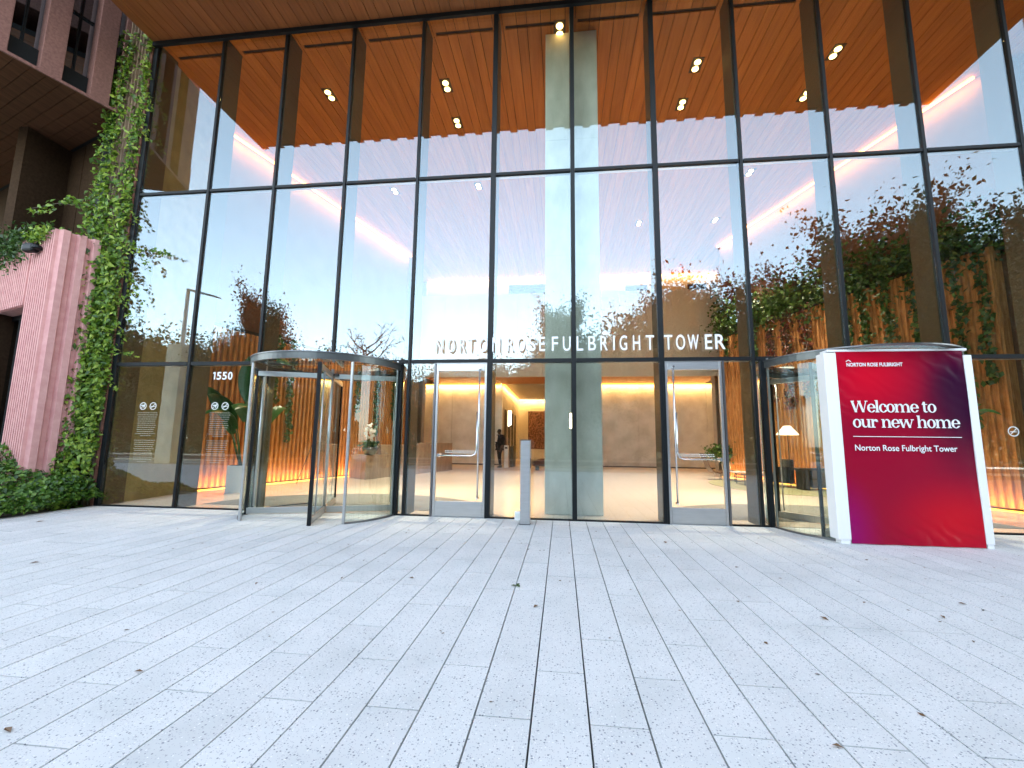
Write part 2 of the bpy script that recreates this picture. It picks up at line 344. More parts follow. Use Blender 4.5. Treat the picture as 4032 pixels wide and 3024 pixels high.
# slabs: rows 0.2925 wide running towards the doors, cross joints on a 0.49 m grid
rg = random.Random(3)
sl = MB(); W0 = .2925; gp = .005
k0 = int(-33/W0)
for k in range(k0, -k0):
    xa = -.10+k*W0+gp; xb = xa+W0-2*gp
    if abs(xa) > 22 and False: continue
    y = -13.4 + rg.choice((0, .49, .98))*0; yy = -13.4
    cuts = []; base = (-5.80 if k % 2 == 0 else -5.315)
    yv = base-8*.97-.0
    yv = base
    ys = [base]; a = base
    while a > -13.3: a -= rg.choice((.97, .97, 1.455, 1.94)); ys.append(a)
    a = base
    while a < 0: a += rg.choice((.97, .97, 1.455, 1.94)); ys.append(a)
    ys = sorted(ys); ys = [max(-13.4, min(.0, q)) for q in ys]
    for a, b in zip(ys, ys[1:]):
        if b-a < .05: continue
        if xb < -9.66 and b > -3.4: b = -3.4 if a < -3.4 else a       # planting bed
        if xb > 9.7 and b > -3.4: b = -3.4 if a < -3.4 else a
        if b-a < .05: continue
        z = rg.uniform(-.0006, .0006)
        sl.box(xa, xb, a+.0045, b-.0045, -.055, z)
struct(sl.build('plaza_paving', M['paving']))
g = MB(); g.box(-34, 34, -13.75, -13.5, -.12, .02); struct(g.build('plaza_kerb', M['kerb']))
g = MB(); g.box(-120, 120, -27, -19, -.116, -.1); struct(g.build('street', M['asphalt']))
g = MB(); g.box(-120, 120, -18.9, -18.6, -.116, .02).box(-120, 120, -27.4, -27.1, -.116, .02); struct(g.build('street_kerb', M['kerb']))
g = MB(); g.box(-120, 120, -17.8, -15.9, -.116, -.09); struct(g.build('pavement', M['kerb']))
g = MB()
for i in range(-24, 25): g.box(i*5-1.2, i*5+1.2, -23.06, -22.94, -.0999, -.096)
struct(g.build('lane_markings', M['sign']))
g = MB(); g.box(-13, 13, .06, 30, -.3, .0); struct(g.build('lobby_floor', M['lobbyfloor']))

# ================================================================ TOWER (soffit, ceiling, walls, column)
tower = empty('office_tower', (0, 3, 0), 'large office tower with a cedar plank soffit above a tall glass lobby', 'office building')
# planks: alternating wide and narrow, the narrow ones reach 0.19 m further
def planks(y0a, y0b, y1, z, xlim, mt, name, parent, edgefun=None):
    mb = MB(); x = 0; per = .533
    for k in range(-int(xlim/per)-1, int(xlim/per)+1):
        for (a, wd, ya) in ((k*per+.09, .311, y0a), (k*per+.09+.311, .222, y0b)):
            x0, x1 = a+.006, a+wd-.006
            if min(abs(x0), abs(x1)) > xlim: continue
            yy0 = ya; lim = edgefun(min(abs(x0), abs(x1))) if edgefun else -99
            if lim > yy0: yy0 = lim
            if yy0 >= y1: continue
            mb.box(x0, x1, yy0, y1, z, z+.03)
    return mb.build(name, mt, parent)
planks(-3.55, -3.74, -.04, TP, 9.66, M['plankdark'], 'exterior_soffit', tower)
# ceiling inside, stopping at the lighting slots along the glass
xs = [-9.66, -7.95]+[-6.4+1.6*i for i in range(0, 10)]+[9.62]
mb = MB(); per = .533
for k in range(-25, 26):
    for (a, wd) in ((k*per+.09, .311), (k*per+.09+.311, .222)):
        x0, x1 = a+.006, a+wd-.006
        mb.box(x0, x1, .03, .33, TP, TP+.03)
        mb.box(x0, x1, .42, 20, TP, TP+.03)
mb.build('lobby_ceiling', M['plank'], tower)
mb = MB(); mb.box(-9.66, 9.66, -3.70, .0, TP+.04, TP+.2).box(-13.3, 13.3, .001, 20.2, TP+.04, TP+.2); mb.build('ceiling_backing', M['slot'], tower)
for a, b in zip(xs, xs[1:]):
    for q0, q1 in ((a, a+.14), (b-.14, b-.001)): MB().box(q0, q1, .331, .419, TP+.001, TP+.031).build('slot_trim', M['plank'], tower)
mb = MB(); mb.box(-9.66, 9.66, -3.70, -3.5, TP+.2, TP+.75); mb.build('fascia', M['darkwall'], tower)
# unseen upper storeys, added and widened to keep the sun off the plaza
mb = MB(); mb.prism([(-9.66, -3.5), (9.66, -3.5), (9.66, .3), (34, 8.3), (34, 30.5), (-34, 30.5), (-34, 8.3), (-9.66, .3)], TP+.76, 46); mb.build('shading_storeys', M['brownfin'], tower)
# lobby side walls (plane from (10,2.7) leaning in to (6.8,12.2))
SW = {1: ((9.83, 2.75), (6.85, 12.1)), -1: ((-10.0, 2.75), (-7.5, 11.9))}
def fluted(mb, a, b, z0, z1, pitch, depth, side, duty=.62, base=.25):
    """flat backing slab plus raised ribs with sloping flanks; side=+1 ribs on the left-hand normal"""
    a = Vector(a); b = Vector(b); L = (b-a).length; d = (b-a).normalized(); n = Vector((-d.y, d.x))*side
    q = [a, b, b-n*base, a-n*base]
    if side < 0: q = q[::-1]
    mb.prism([(p.x, p.y) for p in (q if side < 0 else q[::-1])][::-1], z0, z1)
    k = int(L/pitch)
    for i in range(k):
        s0 = i*pitch+.01; s1 = s0+pitch*duty; c_ = pitch*.12
        p = [a+d*s0-n*.01, a+d*(s0+c_)+n*depth, a+d*(s1-c_)+n*depth, a+d*s1-n*.01]
        mb.prism([(v_.x, v_.y) for v_ in p], z0+.0015, z1-.0015)
    return mb
for sgn in (-1, 1):
    a, b = SW[sgn]; nside = 1 if sgn < 0 else 1
    t = empty('fluted_wall', ((a[0]+b[0])/2, (a[1]+b[1])/2, 0),
              'tall orange fluted wall glowing at its foot on the %s side of the lobby' % ('left' if sgn < 0 else 'right, behind the banner'), 'wall')
    ztop = 4.55 if sgn < 0 else 6.1
    mb = MB(); fluted(mb, a, b, .06, ztop, .165 if sgn < 0 else .16, .075 if sgn < 0 else .05, -1 if sgn < 0 else 1, .66); mb.build('fluted_panel', M['flute'], t)
    d = (Vector(b)-Vector(a)).normalized(); n = Vector((-d.y, d.x))*(1 if sgn > 0 else -1)
    mb = MB(); L0 = Vector(a)+n*.10; L1 = Vector(b)+n*.10
    mb.wall(L0, L1, .004, .018, 0, .05*sgn); mb.build('light_strip', M['led'], t)
    lo, ld = lamp_area('strip_glow', ((L0.x+L1.x)/2+n.x*.14, (L0.y+L1.y)/2+n.y*.14, .05), None, (L1-L0).length, .06, 48, (1, .52, .17), t)
    aim(lo, Vector((-n.x*.42, -n.y*.42, 1)), Vector((d.x, d.y, 0)))
    # planter ledge on the wall top
    mb = MB(); q = [Vector(a)-n*.02, Vector(b)-n*.02, Vector(b)-n*.9, Vector(a)-n*.9]; mb.prism([(p.x, p.y) for p in (q if sgn < 0 else q[::-1])], ztop+.002, ztop+.12); mb.build('planter_ledge', M['dark'], t)
    # white upper wall behind the planter, up to the ceiling cove
    mb = MB(); q0 = Vector(a)-n*.3-d*(.6 if sgn > 0 else 0); q1 = Vector(b)-n*.3
    mb.prism([(p.x, p.y) for p in ([q0, q1, q1-n*.3, q0-n*.3] if sgn < 0 else [q0, q1, q1-n*.3, q0-n*.3][::-1])], 0, TP-.002)
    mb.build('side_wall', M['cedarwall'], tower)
    # cove strip at the ceiling
    cs = empty('cove_light', ((a[0]+b[0])/2, (a[1]+b[1])/2, TP), 'amber light strip running back along the %s edge of the lobby ceiling' % ('left' if sgn < 0 else 'right'), 'light strip', 'amber cove lights')
    c0 = Vector(a)-n*.18; c1 = Vector(b)-n*.18
    mb = MB(); mb.wall(c0, c1, TP-.075, TP-.02, -.03, .03); mb.build('light_strip', M['led'], cs)
    lo, ld = lamp_area('cove_glow', ((c0.x+c1.x)/2+n.x*.1, (c0.y+c1.y)/2+n.y*.1, TP-.1), None, (c1-c0).length, .08, 60, (1, .44, .13), cs)
    aim(lo, Vector((-n.x*.55, -n.y*.55, -1)), Vector((d.x, d.y, 0)))
# outer enclosure and back block
for q0 in (-13.3, 13.05): MB().box(q0, q0+.25, .1, 20, 0, TP-.003).build('side_wall', M['darkwall'], tower)
MB().wall((-9.85, .5), (-10.12, 2.72), 0, TP-.003, 0, -.15).build('side_wall', M['olive'], tower); MB().box(9.95, 13.05, .35, .6, 0, TP-.003).build('side_wall', M['darkwall'], tower)  # left wall closes the corner; its olive stands in for reflected trees
mb = MB()      # panelled block over the rear lobby, with three openings
pz = 9.32
x = -7.87
while x < 8.08: mb.box(x+.004, min(x+1.33, 8.09)-.004, 14.4, 14.62, 4.8, pz); x += 1.33
mb.build('panel_wall', M['panel'], tower)
mb = MB(); mb.box(-7.87, 8.09, 14.63, 18.4, 4.95, 5.2); mb.build('rear_ceiling', M['plank'], tower)
mb = MB(); mb.box(-8.3, 8.5, 14.63, 15.6, pz-.05, pz-.01); mb.build('ledge', M['white'], tower)
mb = MB()
mb.box(-7.87, -3.2, 15.6, 15.8, pz, TP-.003).box(-1.05, 3.3, 15.6, 15.8, pz, TP-.003).box(4.5, 6.6, 15.6, 15.8, pz, TP-.003).box(8.1, 8.6, 15.6, 15.8, pz, TP-.003)
mb.box(-3.2, -1.05, 15.6, 15.8, 10.27, TP-.003).box(3.3, 4.5, 15.6, 15.8, 10.05, TP-.003).box(6.6, 8.1, 15.6, 15.8, 10.05, TP-.003); mb.build('upper_back_wall', M['white'], tower)
for q0, q1, q2 in ((-3.2, -1.05, 10.3), (3.3, 4.5, 10.1), (6.6, 8.1, 10.1)): MB().box(q0, q1, 16.5, 16.6, pz, q2).build('opening_lining', M['darkwall'], tower)
for q0 in (-2.35, -1.75): MB().box(q0, q0+.05, 15.82, 15.9, pz, 10.27).build('mullion', M['dark'], tower)
for a_, b_ in ((-12.9, -10.3), (-10.29, -7.0), (-6.99, -3.85), (.8, 4.3), (4.31, 8.2), (8.21, 12.9)): MB().box(a_, b_-.004, 18.45, 18.7, 0.02, 4.94).build('stone_wall', M['marble'], tower)
mb = MB(); mb.box(-12.9, -3.9, 18.43, 18.449, 0, .06).box(.8, 12.9, 18.43, 18.449, 0, .06); mb.build('skirting', M['dark'], tower)
mb = MB(); mb.box(-3.95, .9, 18.7, 28.8, 4.95, 5.2); mb.build('rear_ceiling', M['white'], tower)
mb = MB(); mb.box(-4.1, -3.85, 18.72, 28.8, 0, 4.94).box(.8, 1., 18.72, 28.8, 0, 4.94).box(-4.1, 1, 28.81, 29, 0, 4.94); mb.build('corridor_wall', M['panel'], tower)
mb = MB()
for yy in (19.6, 21.6, 23.6, 25.6): mb.box(-3.85, -3.80, yy, yy+.75, .05, 3.45)
mb.build('lift_door', M['dark'], tower)
mb = MB(); mb.box(-13.3, 13.3, 20, 20.2, 5.2, TP-.003).box(-13.3, -4.2, 20, 20.2, 0, 5.19).box(1.1, 13.3, 20, 20.2, 0, 5.19); mb.build('rear_wall', M['white'], tower)
# angled walls deep on both flanks
MB().wall((7.6, 15.6), (12.9, 19.7), 0, TP-.004, 0, -.2).build('flank_wall', M['white'], tower); MB().wall((-12.9, 19.7), (-7.87, 15.7), 0, TP-.004, 0, -.2).build('flank_wall', M['white'], tower)
# central column
mb = MB(); mb.box(-.57, .57, .62, 1.75, 0, 5.28).box(-.57, .57, .62, 1.75, 5.30, 7.93).box(-.57, .57, .62, 1.75, 7.95, TP-.001).box(-.565, .565, .625, 1.745, 5.27, 5.31).box(-.565, .565, .625, 1.745, 7.92, 7.96)
mb.build('column', M['concrete'], tower, bevel=.012)

def strip(a, b, z, label, energy=60, nrm=None, up_=-1, col=(1, .55, .2)):
    mid = ((a[0]+b[0])/2, (a[1]+b[1])/2, z)
    t = empty('cove_light', mid, label, 'light strip', 'amber cove lights')
    MB().wall(a, b, z-.05, z, -.03, .03).build('light_strip', M['led'], t)
    d = Vector((b[0]-a[0], b[1]-a[1], 0)); n = Vector((-d.y, d.x, 0)).normalized() if nrm is None else Vector(nrm)
    lo, ld = lamp_area('cove_glow', (mid[0]+n.x*.12, mid[1]+n.y*.12, z-.07), None, d.length, .08, energy, col, t)
    aim(lo, Vector((-n.x*.5, -n.y*.5, up_)), d)
strip((-7.87, 15.5), (8.09, 15.5), TP-.03, 'amber light strip across the top of the upper back wall', 34, (0, -1, 0))
strip((-12.6, 18.38), (-3.9, 18.38), 4.93, 'amber light strip over the stone wall behind the reception desk', 60, (0, -1, 0))
strip((.9, 18.38), (12.6, 18.38), 4.93, 'amber light strip over the stone wall right of the column', 75, (0, -1, 0))
strip((-3.78, 18.5), (-3.78, 28.6), 4.93, 'amber light strip receding above the dark lift doors', 60, (1, 0, 0))
strip((-3.7, 28.7), (.7, 28.7), 4.93, 'amber light strip at the far end of the lift corridor', 40, (0, -1, 0))
strip((8.2, 15.85), (12.3, 19.0), TP-.03, 'amber light strip in the deep right corner of the lobby ceiling', 60)
strip((-12.3, 19.0), (-8.3, 15.85), TP-.03, 'amber light strip in the deep left corner of the lobby ceiling', 60)

# downlights
DL = [(-6.4, 1.8), (-3.19, 1.81), (-.07, 1.95), (3.07, 1.8), (6.2, 1.75), (-3.22, 3.15), (3.05, 3.06), (6.2, 3.05),
      (-6.36, 6.36), (-3.2, 6.35), (6.16, 6.4), (3.03, 9.63), (6.1, 9.64)]
DLn = ['left of the column, front row, outermost', 'front row, two bays left of the column', 'front row, just in front of the column', 'front row, two bays right of the column',
       'front row, farthest right', 'second row, left of the column', 'second row, right of the column', 'second row, farthest right',
       'seen through the sky reflection at far left', 'seen through the sky reflection left of the column', 'seen through the sky reflection above the red tree',
       'rearmost, right of the column', 'rearmost, farthest right']
proto = empty('downlight', (0, 0, 0), 'x', 'ceiling light', 'twin downlights in the cedar ceiling')
mb = MB(); mb.box(-.13, .13, -.22, .22, -.012, .03); mb.build('trim', M['dark'], proto, local=True)
for s_ in (-1, 1): MB().lathe([(.075, -.016), (.075, -.03), (.05, -.045)], (0, s_*.1, 0), 14).build('lens', M['lamp'], proto, local=True)
dlights = [proto]+[copy_tree(proto) for _ in DL[1:]]
for i, (x, y) in enumerate(DL):
    o = dlights[i]
    yy = .35 if False else y
    if i == 2: x, yy = -.25, .53
    o.location = (x, yy, TP); o['label'] = 'lit twin downlight in the cedar ceiling, ' + DLn[i]
    if i != 2:
        ldd = bpy.data.lights.new('downlight_beam', 'SPOT'); ldd.energy = 1150*LK; ldd.spot_size = R(46 if y < 4 else 75); ldd.spot_blend = .8; ldd.color = (1, .84, .66); ldd.shadow_soft_size = .1
        lo = bpy.data.objects.new('downlight_beam', ldd); COL.objects.link(lo); lo.parent = o; lo.location = (0, 0, -.08)

# ================================================================ GLASS FACADE
fac = empty('glass_facade', (0, 0, 0), 'three tier glass curtain wall with black mullions across the lobby front', 'glass wall')
MX = [-9.66, -7.95]+[-6.4+1.6*i for i in range(11)]
MX[-1] = 9.66
for i, x in enumerate(MX):
    zb = 0 if abs(abs(x)-4.8) > .01 else 2.93
    hw = .05 if i in (5, 7) else (.028 if x else .04)
    mb = MB(); mb.box(x-hw, x+hw, -.05, .02, zb, TP)
    mb.build('mullion', M['black'], fac, bevel=.004)
    f = MB(); f.box(x-.045, x+.045, .03, .47, zb, TP-.001); f.build('fin', M['fin'], fac)
for z, hh in ((T1, .035), (T2, .028)):
    mb = MB()
    for a, b in zip(MX, MX[1:]): mb.box(a+.045, b-.045, -.046, .018, z-hh, z+hh)
    mb.build('transom', M['black'], fac)
    mb = MB()
    for a, b in zip(MX, MX[1:]): mb.box(a+.05, b-.05, .02, .09, z-hh*.8-.012, z-hh*.8)
    mb.build('transom_ledge', M['steel'], fac)
MB().box(-9.72, 9.72, -.12, -.051, TP-.10, TP+.03).build('head_beam', M['black'], fac)
for z0, z1 in ((T1+.035, T2-.028), (T2+.028, TP-.002)):
    for a, b in zip(MX, MX[1:]): MB().box(a+.03, b-.03, -.012, -.004, z0, z1).build('glass_pane', M['glass'], fac)
ROW1 = [(-9.66, -7.95), (-7.95, -6.4), (-6.4, -6.19), (-3.38, -3.2), (-3.2, -2.67), (-1.6, 0), (0, 1.6), (2.67, 3.2), (3.2, 3.38), (6.19, 6.4), (6.4, 8.0), (8.0, 9.66)]
for a, b in ROW1:
    MB().box(a+.03, b-.03, -.012, -.004, .03, T1-.035).build('glass_pane', M['glass'], fac)
    MB().box(a+.03, b-.03, -.045, .015, 0, .028).build('sill', M['black'], fac)
for s_ in (-1, 1):
    MB().box(s_*2.67-.018, s_*2.67+.018, -.05, .02, 0, T1-.036).build('door_post', M['steeldk'], fac)
    MB().box(-1.645 if s_ < 0 else 1.61, -1.61 if s_ < 0 else 1.645, -.06, .03, 0, T1-.036).build('door_post', M['black'], fac)

# swing doors
def swing(x0, x1, hinge, label):
    t = empty('swing_door', ((x0+x1)/2, 0, 0), label, 'door', 'glass swing doors')
    f = MB(); f.box(x0, x0+.045, -.035, .035, .01, 2.885).box(x1-.045, x1, -.035, .035, .01, 2.885).box(x0+.046, x1-.046, -.033, .033, 2.74, 2.885)
    f.build('door_frame', M['steel'], t, bevel=.004)
    MB().box(x0+.047, x1-.047, -.034, .034, .012, .285).build('kick_plate', M['steel'], t, bevel=.004)
    MB().box(x0+.047, x1-.047, -.006, .006, .286, 2.739).build('glass_pane', M['glass2'], t)
    hx = x1-.13 if hinge > 0 else x0+.13; ox = x0+.12 if hinge > 0 else x1-.12; sgn = -1 if hinge > 0 else 1
    hb = MB().tube([(hx, -.10, .36), (hx, -.10, 2.80)], .016, 12)
    hb.tube([(hx+sgn*.02, -.14, 1.95), (hx+sgn*.02, -.14, 1.25), (hx+sgn*.05, -.14, 1.16), (hx+sgn*.12, -.14, 1.13), (ox, -.14, 1.13)], .014, 12)
    h = hb.build('pull_handle', M['chrome'], t, smooth=True)
    r = MB()
    for p in ((hx, .36), (hx, 2.78), (ox, 1.13)): r.tube([(p[0], -.145, p[1]), (p[0], -.02, p[1])], .034 if p[0] == ox else .02, 14)
    r.build('rosette', M['chrome'], h)
    MB().box(x0-.002, x1+.002, -.05, .05, 0, .009).build('threshold', M['steel'], t)
    MB().box(x0-.03, x1+.03, -.04, .03, 2.888, T1-.036).build('head_trim', M['steel'], t)
swing(-2.645, -1.65, 1, 'silver framed glass door between the left revolving door and the steel post')
swing(1.65, 2.645, -1, 'silver framed glass door between the column and the banner')

# revolving doors
M['canopy'] = mat('canopy_metal', (.10, .108, .105), .3, .5)
def revolving(cx, rot, label, cut=False):
    t = empty('revolving_door', (cx, 0, 0), label, 'revolving door', 'revolving doors')
    Rr = 1.40
    def P(a, r=Rr): return (cx+r*math.cos(a), r*math.sin(a))
    def arc(mb, a0, a1, z0, z1, ra, rb, n=14):
        for i in range(n):
            u, v_ = a0+(a1-a0)*i/n, a0+(a1-a0)*(i+1)/n
            p = [P(u, ra), P(v_, ra), P(v_, rb), P(u, rb)]
            mb.hexa([(q[0], q[1], z0) for q in p]+[(q[0], q[1], z1) for q in p])
        return mb
    ta = math.acos(.95/Rr*.985)       # tip angle
    for lo_, hi_ in ((-PI, -PI+ta), (-ta, 0), (PI-ta, PI), (0, ta)):
        arc(MB(), lo_, hi_, .03, 2.71, Rr-.006, Rr+.006).build('curved_glass', M['glass2'], t)
        arc(MB(), lo_, hi_, .0, .028, Rr-.02, Rr+.02).build('curved_sill', M['steeldk'], t)
    ring = MB(); (arc(ring, -ta, PI+ta, 2.755, 2.865, Rr-.02, Rr+.03, 50) if cut else arc(ring, 0, 2*PI, 2.755, 2.865, Rr-.02, Rr+.03, 90)); ring.build('canopy_ring', M['canopy'], t)
    arc(MB(), 0, 2*PI, 2.866, 2.885, Rr-.06, Rr+.045, 60).build('canopy_edge', M['steeldk'], t)
    MB().lathe([(Rr-.07, 2.868), (Rr-.07, 2.878)], (cx, 0, 0), 60).build('canopy_glass', M['glass2'], t)
    for a in (-PI+ta, -ta):
        x, y = P(a); MB().box(x-.021, x+.021, y-.021, y+.021, 0, 2.752).build('post', M['steel'], t, bevel=.004)
    for s_ in (-1, 1):
        x = cx+s_*(Rr+.03); MB().box(x-.05, x+.03, -.06, .04, 0, 2.93).build('post', M['black'], t)
        MB().box(x-.05*s_-.012, x-.05*s_+.012, -.10, -.062, 0, 2.93).build('post', M['steel'], t)
        MB().box(min(x, x-s_*.02)-.0, max(x, x-s_*.02), .05, .12, 0, 2.93).build('post', M['steeldk'], t)
    # ceiling under the canopy rim, centre shaft, four wings
    MB().tube([(cx, 0, .02), (cx, 0, 2.80)], .03, 14).build('shaft', M['steel'], t, smooth=True)
    MB().box(cx-.13, cx+.13, -.05, .05, 2.66, 2.70).build('hub', M['dark'], t)
    for k in range(4):
        a = rot+k*PI/2; u = Vector((math.cos(a), math.sin(a))); n = Vector((-u.y, u.x))
        def sl_(mb, r0, r1, z0, z1, h):
            q = [u*r0-n*h, u*r1-n*h, u*r1+n*h, u*r0+n*h]
            return mb.hexa([(cx+p.x, p.y, z0) for p in q]+[(cx+p.x, p.y, z1) for p in q])
        wg = sl_(MB(), .05, 1.33, .13, 2.60, .004).build('wing_glass', M['glass2'], t)
        fr = MB(); sl_(fr, .045, 1.34, .012, .125, .022); sl_(fr, .045, 1.34, 2.605, 2.70, .022); fr.build('rail', M['steel'], wg, bevel=.003)
        st = MB(); sl_(st, 1.32, 1.372, .004, 2.71, .03 if k == 3 else .018)
        st.build('brush_edge', M['black'] if True else M['steel'], wg)
        ph = MB(); off = n*.06
        ph.tube([(cx+u.x*1.22+off.x, u.y*1.22+off.y, .16), (cx+u.x*1.22+off.x, u.y*1.22+off.y, 2.58)], .013, 10); ph.build('push_bar', M['steel'], wg, smooth=True)
        cp = MB()
        for rr in (.12, 1.24):
            cp.tube([(cx+u.x*rr+n.x*.03, u.y*rr+n.y*.03, .075), (cx+u.x*rr-n.x*.03, u.y*rr-n.y*.03, .075)], .02, 12)
        cp.build('fixing', M['steel'], wg)
revolving(-4.79, R(20), 'glass revolving door with its black edged wing swung out, left of the entrance')
revolving(4.79, R(38), 'glass revolving door mostly hidden behind the red banner', True)

# entrance mats: half discs inside each revolving door
for cx, lb in ((-4.79, 'grey half round mat inside the left revolving door'), (4.79, 'grey half round mat inside the right revolving door')):
    n = 48; pts = [(cx+3.05*math.cos(PI*i/n), .6+2.45*math.sin(PI*i/n)) for i in range(n+1)]
    pts = [(max(-9.5, min(9.5, x)), y) for x, y in pts]
    tag(MB().prism(pts, .001, .006).build('entrance_mat', M['mat']), lb, 'mat', 'entrance mats')

# ================================================================ SIGNS ON THE GLASS
LX = [-2.676, -2.526, -2.433, -2.287, -2.191, -2.07, -2.03, -1.89, -1.8, -1.641, -1.546, -1.395, -1.259, -1.126, -1.056, -.915, -.847, -.719, -.648, -.541,
      -.411, -.294, -.203, -.059, .052, .174, .269, .408, .491, .623, .724, .752, .843, .977, 1.085, 1.212, 1.316, 1.465, 1.646, 1.791, 1.854, 2.012, 2.061, 2.254, 2.363, 2.485, 2.54, 2.71]
sg = empty('building_sign', (0, -.1, 3.1), 'raised white letters NORTON ROSE FULBRIGHT TOWER above the doors', 'sign')
for i, ch in enumerate('NORTONROSEFULBRIGHTTOWER'):
    text_obj('letter', ch, LX[2*i], LX[2*i+1], 3.105, .272, -.105, M['sign'], sg, depth=.03, bold=.005 if ch != 'I' else 0)
sg = empty('street_number', (-7.2, -.02, 2.6), 'white street number 1550 on the pane left of the revolving door', 'sign')
MB().box(-7.365, -7.34, -.02, -.016, 2.60, 2.755).add([(-7.395, -.018, 2.715), (-7.395, -.018, 2.735), (-7.3655, -.018, 2.755), (-7.3655, -.018, 2.73)], [(0, 1, 2, 3)]).build('digit', M['sign'], sg)
for ch, a, b in (('5', -7.305, -7.205), ('5', -7.18, -7.08), ('0', -7.055, -6.955)):
    text_obj('digit', ch, a, b, 2.60, .155, -.02, M['sign'], sg, depth=.004, bold=.02 if ch != '1' else 0)
def notice(cx, z, both, label, lines=True, r=.078):
    t = empty('glass_notice', (cx, -.02, z), label, 'notice', 'frosted notices on the glass')
    for j, dx in enumerate((-.115, .115) if both else (0,)):
        x = cx+dx; mb = MB(); n = 28
        for i in range(n):
            a, b = 2*PI*i/n, 2*PI*(i+1)/n
            mb.add([(x+r*q*math.cos(u), -.016, z+r*q*math.sin(u)) for u, q in ((a, 1), (b, 1), (b, .8), (a, .8))], [(0, 1, 2, 3)])
        c_, s_ = math.cos(PI/4), math.sin(PI/4); L_ = r*.78; h = .006
        mb.add([(x+p*c_-q*s_, -.0165, z+p*s_+q*c_) for p, q in ((-L_, -h), (L_, -h), (L_, h), (-L_, h))], [(0, 1, 2, 3)])
        if j == 0 and both:   # handgun
            for a0, a1, b0, b1 in ((-.045, .045, .004, .026), (.012, .034, -.032, .004)):
                mb.add([(x+a0, -.0155, z+b0), (x+a1, -.0155, z+b0), (x+a1, -.0155, z+b1), (x+a0, -.0155, z+b1)], [(0, 1, 2, 3)])
        else:                 # cigarette
            for a0, a1, b0, b1 in ((-.05, .03, -.014, .002), (.035, .042, -.014, .002), (.047, .054, -.014, .002), (.036, .041, .01, .035)):
                mb.add([(x+a0, -.0155, z+b0), (x+a1, -.0155, z+b0), (x+a1, -.0155, z+b1), (x+a0, -.0155, z+b1)], [(0, 1, 2, 3)])
        mb.build('pictogram', M['vinyl'], t)
    if lines:
        rr = random.Random(5)
        for blk, (za, nl) in enumerate(((z-.145, 12), (z-.145-12*.043-.05, 11))):
            mb = MB()
            for i in range(nl):
                zz = za-i*.043; half = .19+rr.random()*.035 if i not in (nl-1,) else .10
                x = cx-half
                while x < cx+half:
                    wl = rr.uniform(.012, .05); mb.add([(x, -.0155, zz), (x+wl, -.0155, zz), (x+wl, -.0155, zz+.010), (x, -.0155, zz+.010)], [(0, 1, 2, 3)]); x += wl+.012
            mb.build('fine_print', M['vinylthin'], t)
notice(-8.80, 2.045, True, 'two frosted ban symbols over lines of small print on the far left pane')
notice(-7.17, 2.05, True, 'two frosted ban symbols over small print on the pane with the street number')
notice(7.238, 1.667, False, 'single frosted no smoking symbol on the pane right of the banner', False, .085)
for cx, lb in ((-2.1, 'left'), (2.15, 'right')):
    mb = MB()
    rr = random.Random(8); 
    for zz in (1.205, 1.175):
        x = cx-.33
        while x < cx+.3:
            wl = rr.uniform(.015, .05); mb.add([(x, -.012, zz), (x+wl, -.012, zz), (x+wl, -.012, zz+.014), (x, -.012, zz+.014)], [(0, 1, 2, 3)]); x += wl+.01
    tag(mb.build('door_notice', M['vinyl']), 'two lines of small white print on the %s swing door' % lb, 'notice', 'frosted notices on the glass')

# ================================================================ BANNER
bn = empty('welcome_banner', (4.75, -1.3, 0), 'tall red and plum banner reading Welcome to our new home, before the right revolving door', 'banner')
BY = -1.2
mb = MB(); nx, nz_ = 26, 40
rb = random.Random(2); vs = []
for j in range(nz_+1):
    for i in range(nx+1):
        u, v_ = i/nx, j/nz_; x0 = 3.895+.0*v_; x = x0+u*(5.625-x0); z = .01+v_*2.795
        e = min(u, 1-u, v_*1.5, (1-v_)*1.5); y = BY-.012*math.sin(PI*u)*math.sin(PI*v_)+.006*math.sin(u*23+v_*9)*max(0, 1-e*9)
        vs.append((x, y, z))
mb.add(vs, [(j*(nx+1)+i, j*(nx+1)+i+1, (j+1)*(nx+1)+i+1, (j+1)*(nx+1)+i) for j in range(nz_) for i in range(nx)])
mb.build('printed_sheet', M['banner'], bn, smooth=True)
M['frame'] = mat('white_frame', (.88, .88, .87), .45)
mb = MB(); mb.box(3.90, 5.62, BY+.02, BY+.06, .0, 2.80); mb.build('back_board', M['frame'], bn)
mb = MB(); mb.box(3.72, 3.892, BY-.012, BY+.20, .06, 2.79).box(3.76, 3.885, BY-.0, BY+.14, 0, .058); mb.build('side_frame', M['frame'], bn, bevel=.006)
mb = MB(); mb.box(5.63, 5.735, BY-.012, BY+.20, .06, 2.74).box(5.65, 5.73, BY, BY+.14, 0, .058); mb.build('side_frame', M['frame'], bn, bevel=.006)
mb = MB(); mb.box(3.78, 5.69, BY-.004, BY+.22, 2.808, 2.842); mb.build('top_frame', M['frame'], bn, bevel=.005)
ty = BY-.026
text_obj('logo_text', 'NORTON ROSE FULBRIGHT', 4.02, 4.79, 2.578, .054, ty, M['sign'], bn, bold=.03)
MB().add([(4.02, ty, 2.648), (4.05, ty, 2.668), (4.05, ty, 2.680), (4.01, ty, 2.654)], [(0, 1, 2, 3)]).add([(4.05, ty, 2.668), (4.08, ty, 2.648), (4.09, ty, 2.654), (4.05, ty, 2.680)], [(0, 1, 2, 3)]).build('logo_roof', M['sign'], bn)
text_obj('small_text', 'Norton Rose Fulbright Tower', 4.037, 5.39, 1.332, .083, ty, M['sign'], bn, bold=.012)
MB().box(4.025, 5.465, ty, ty+.003, 1.531, 1.540).build('rule', M['sign'], bn)
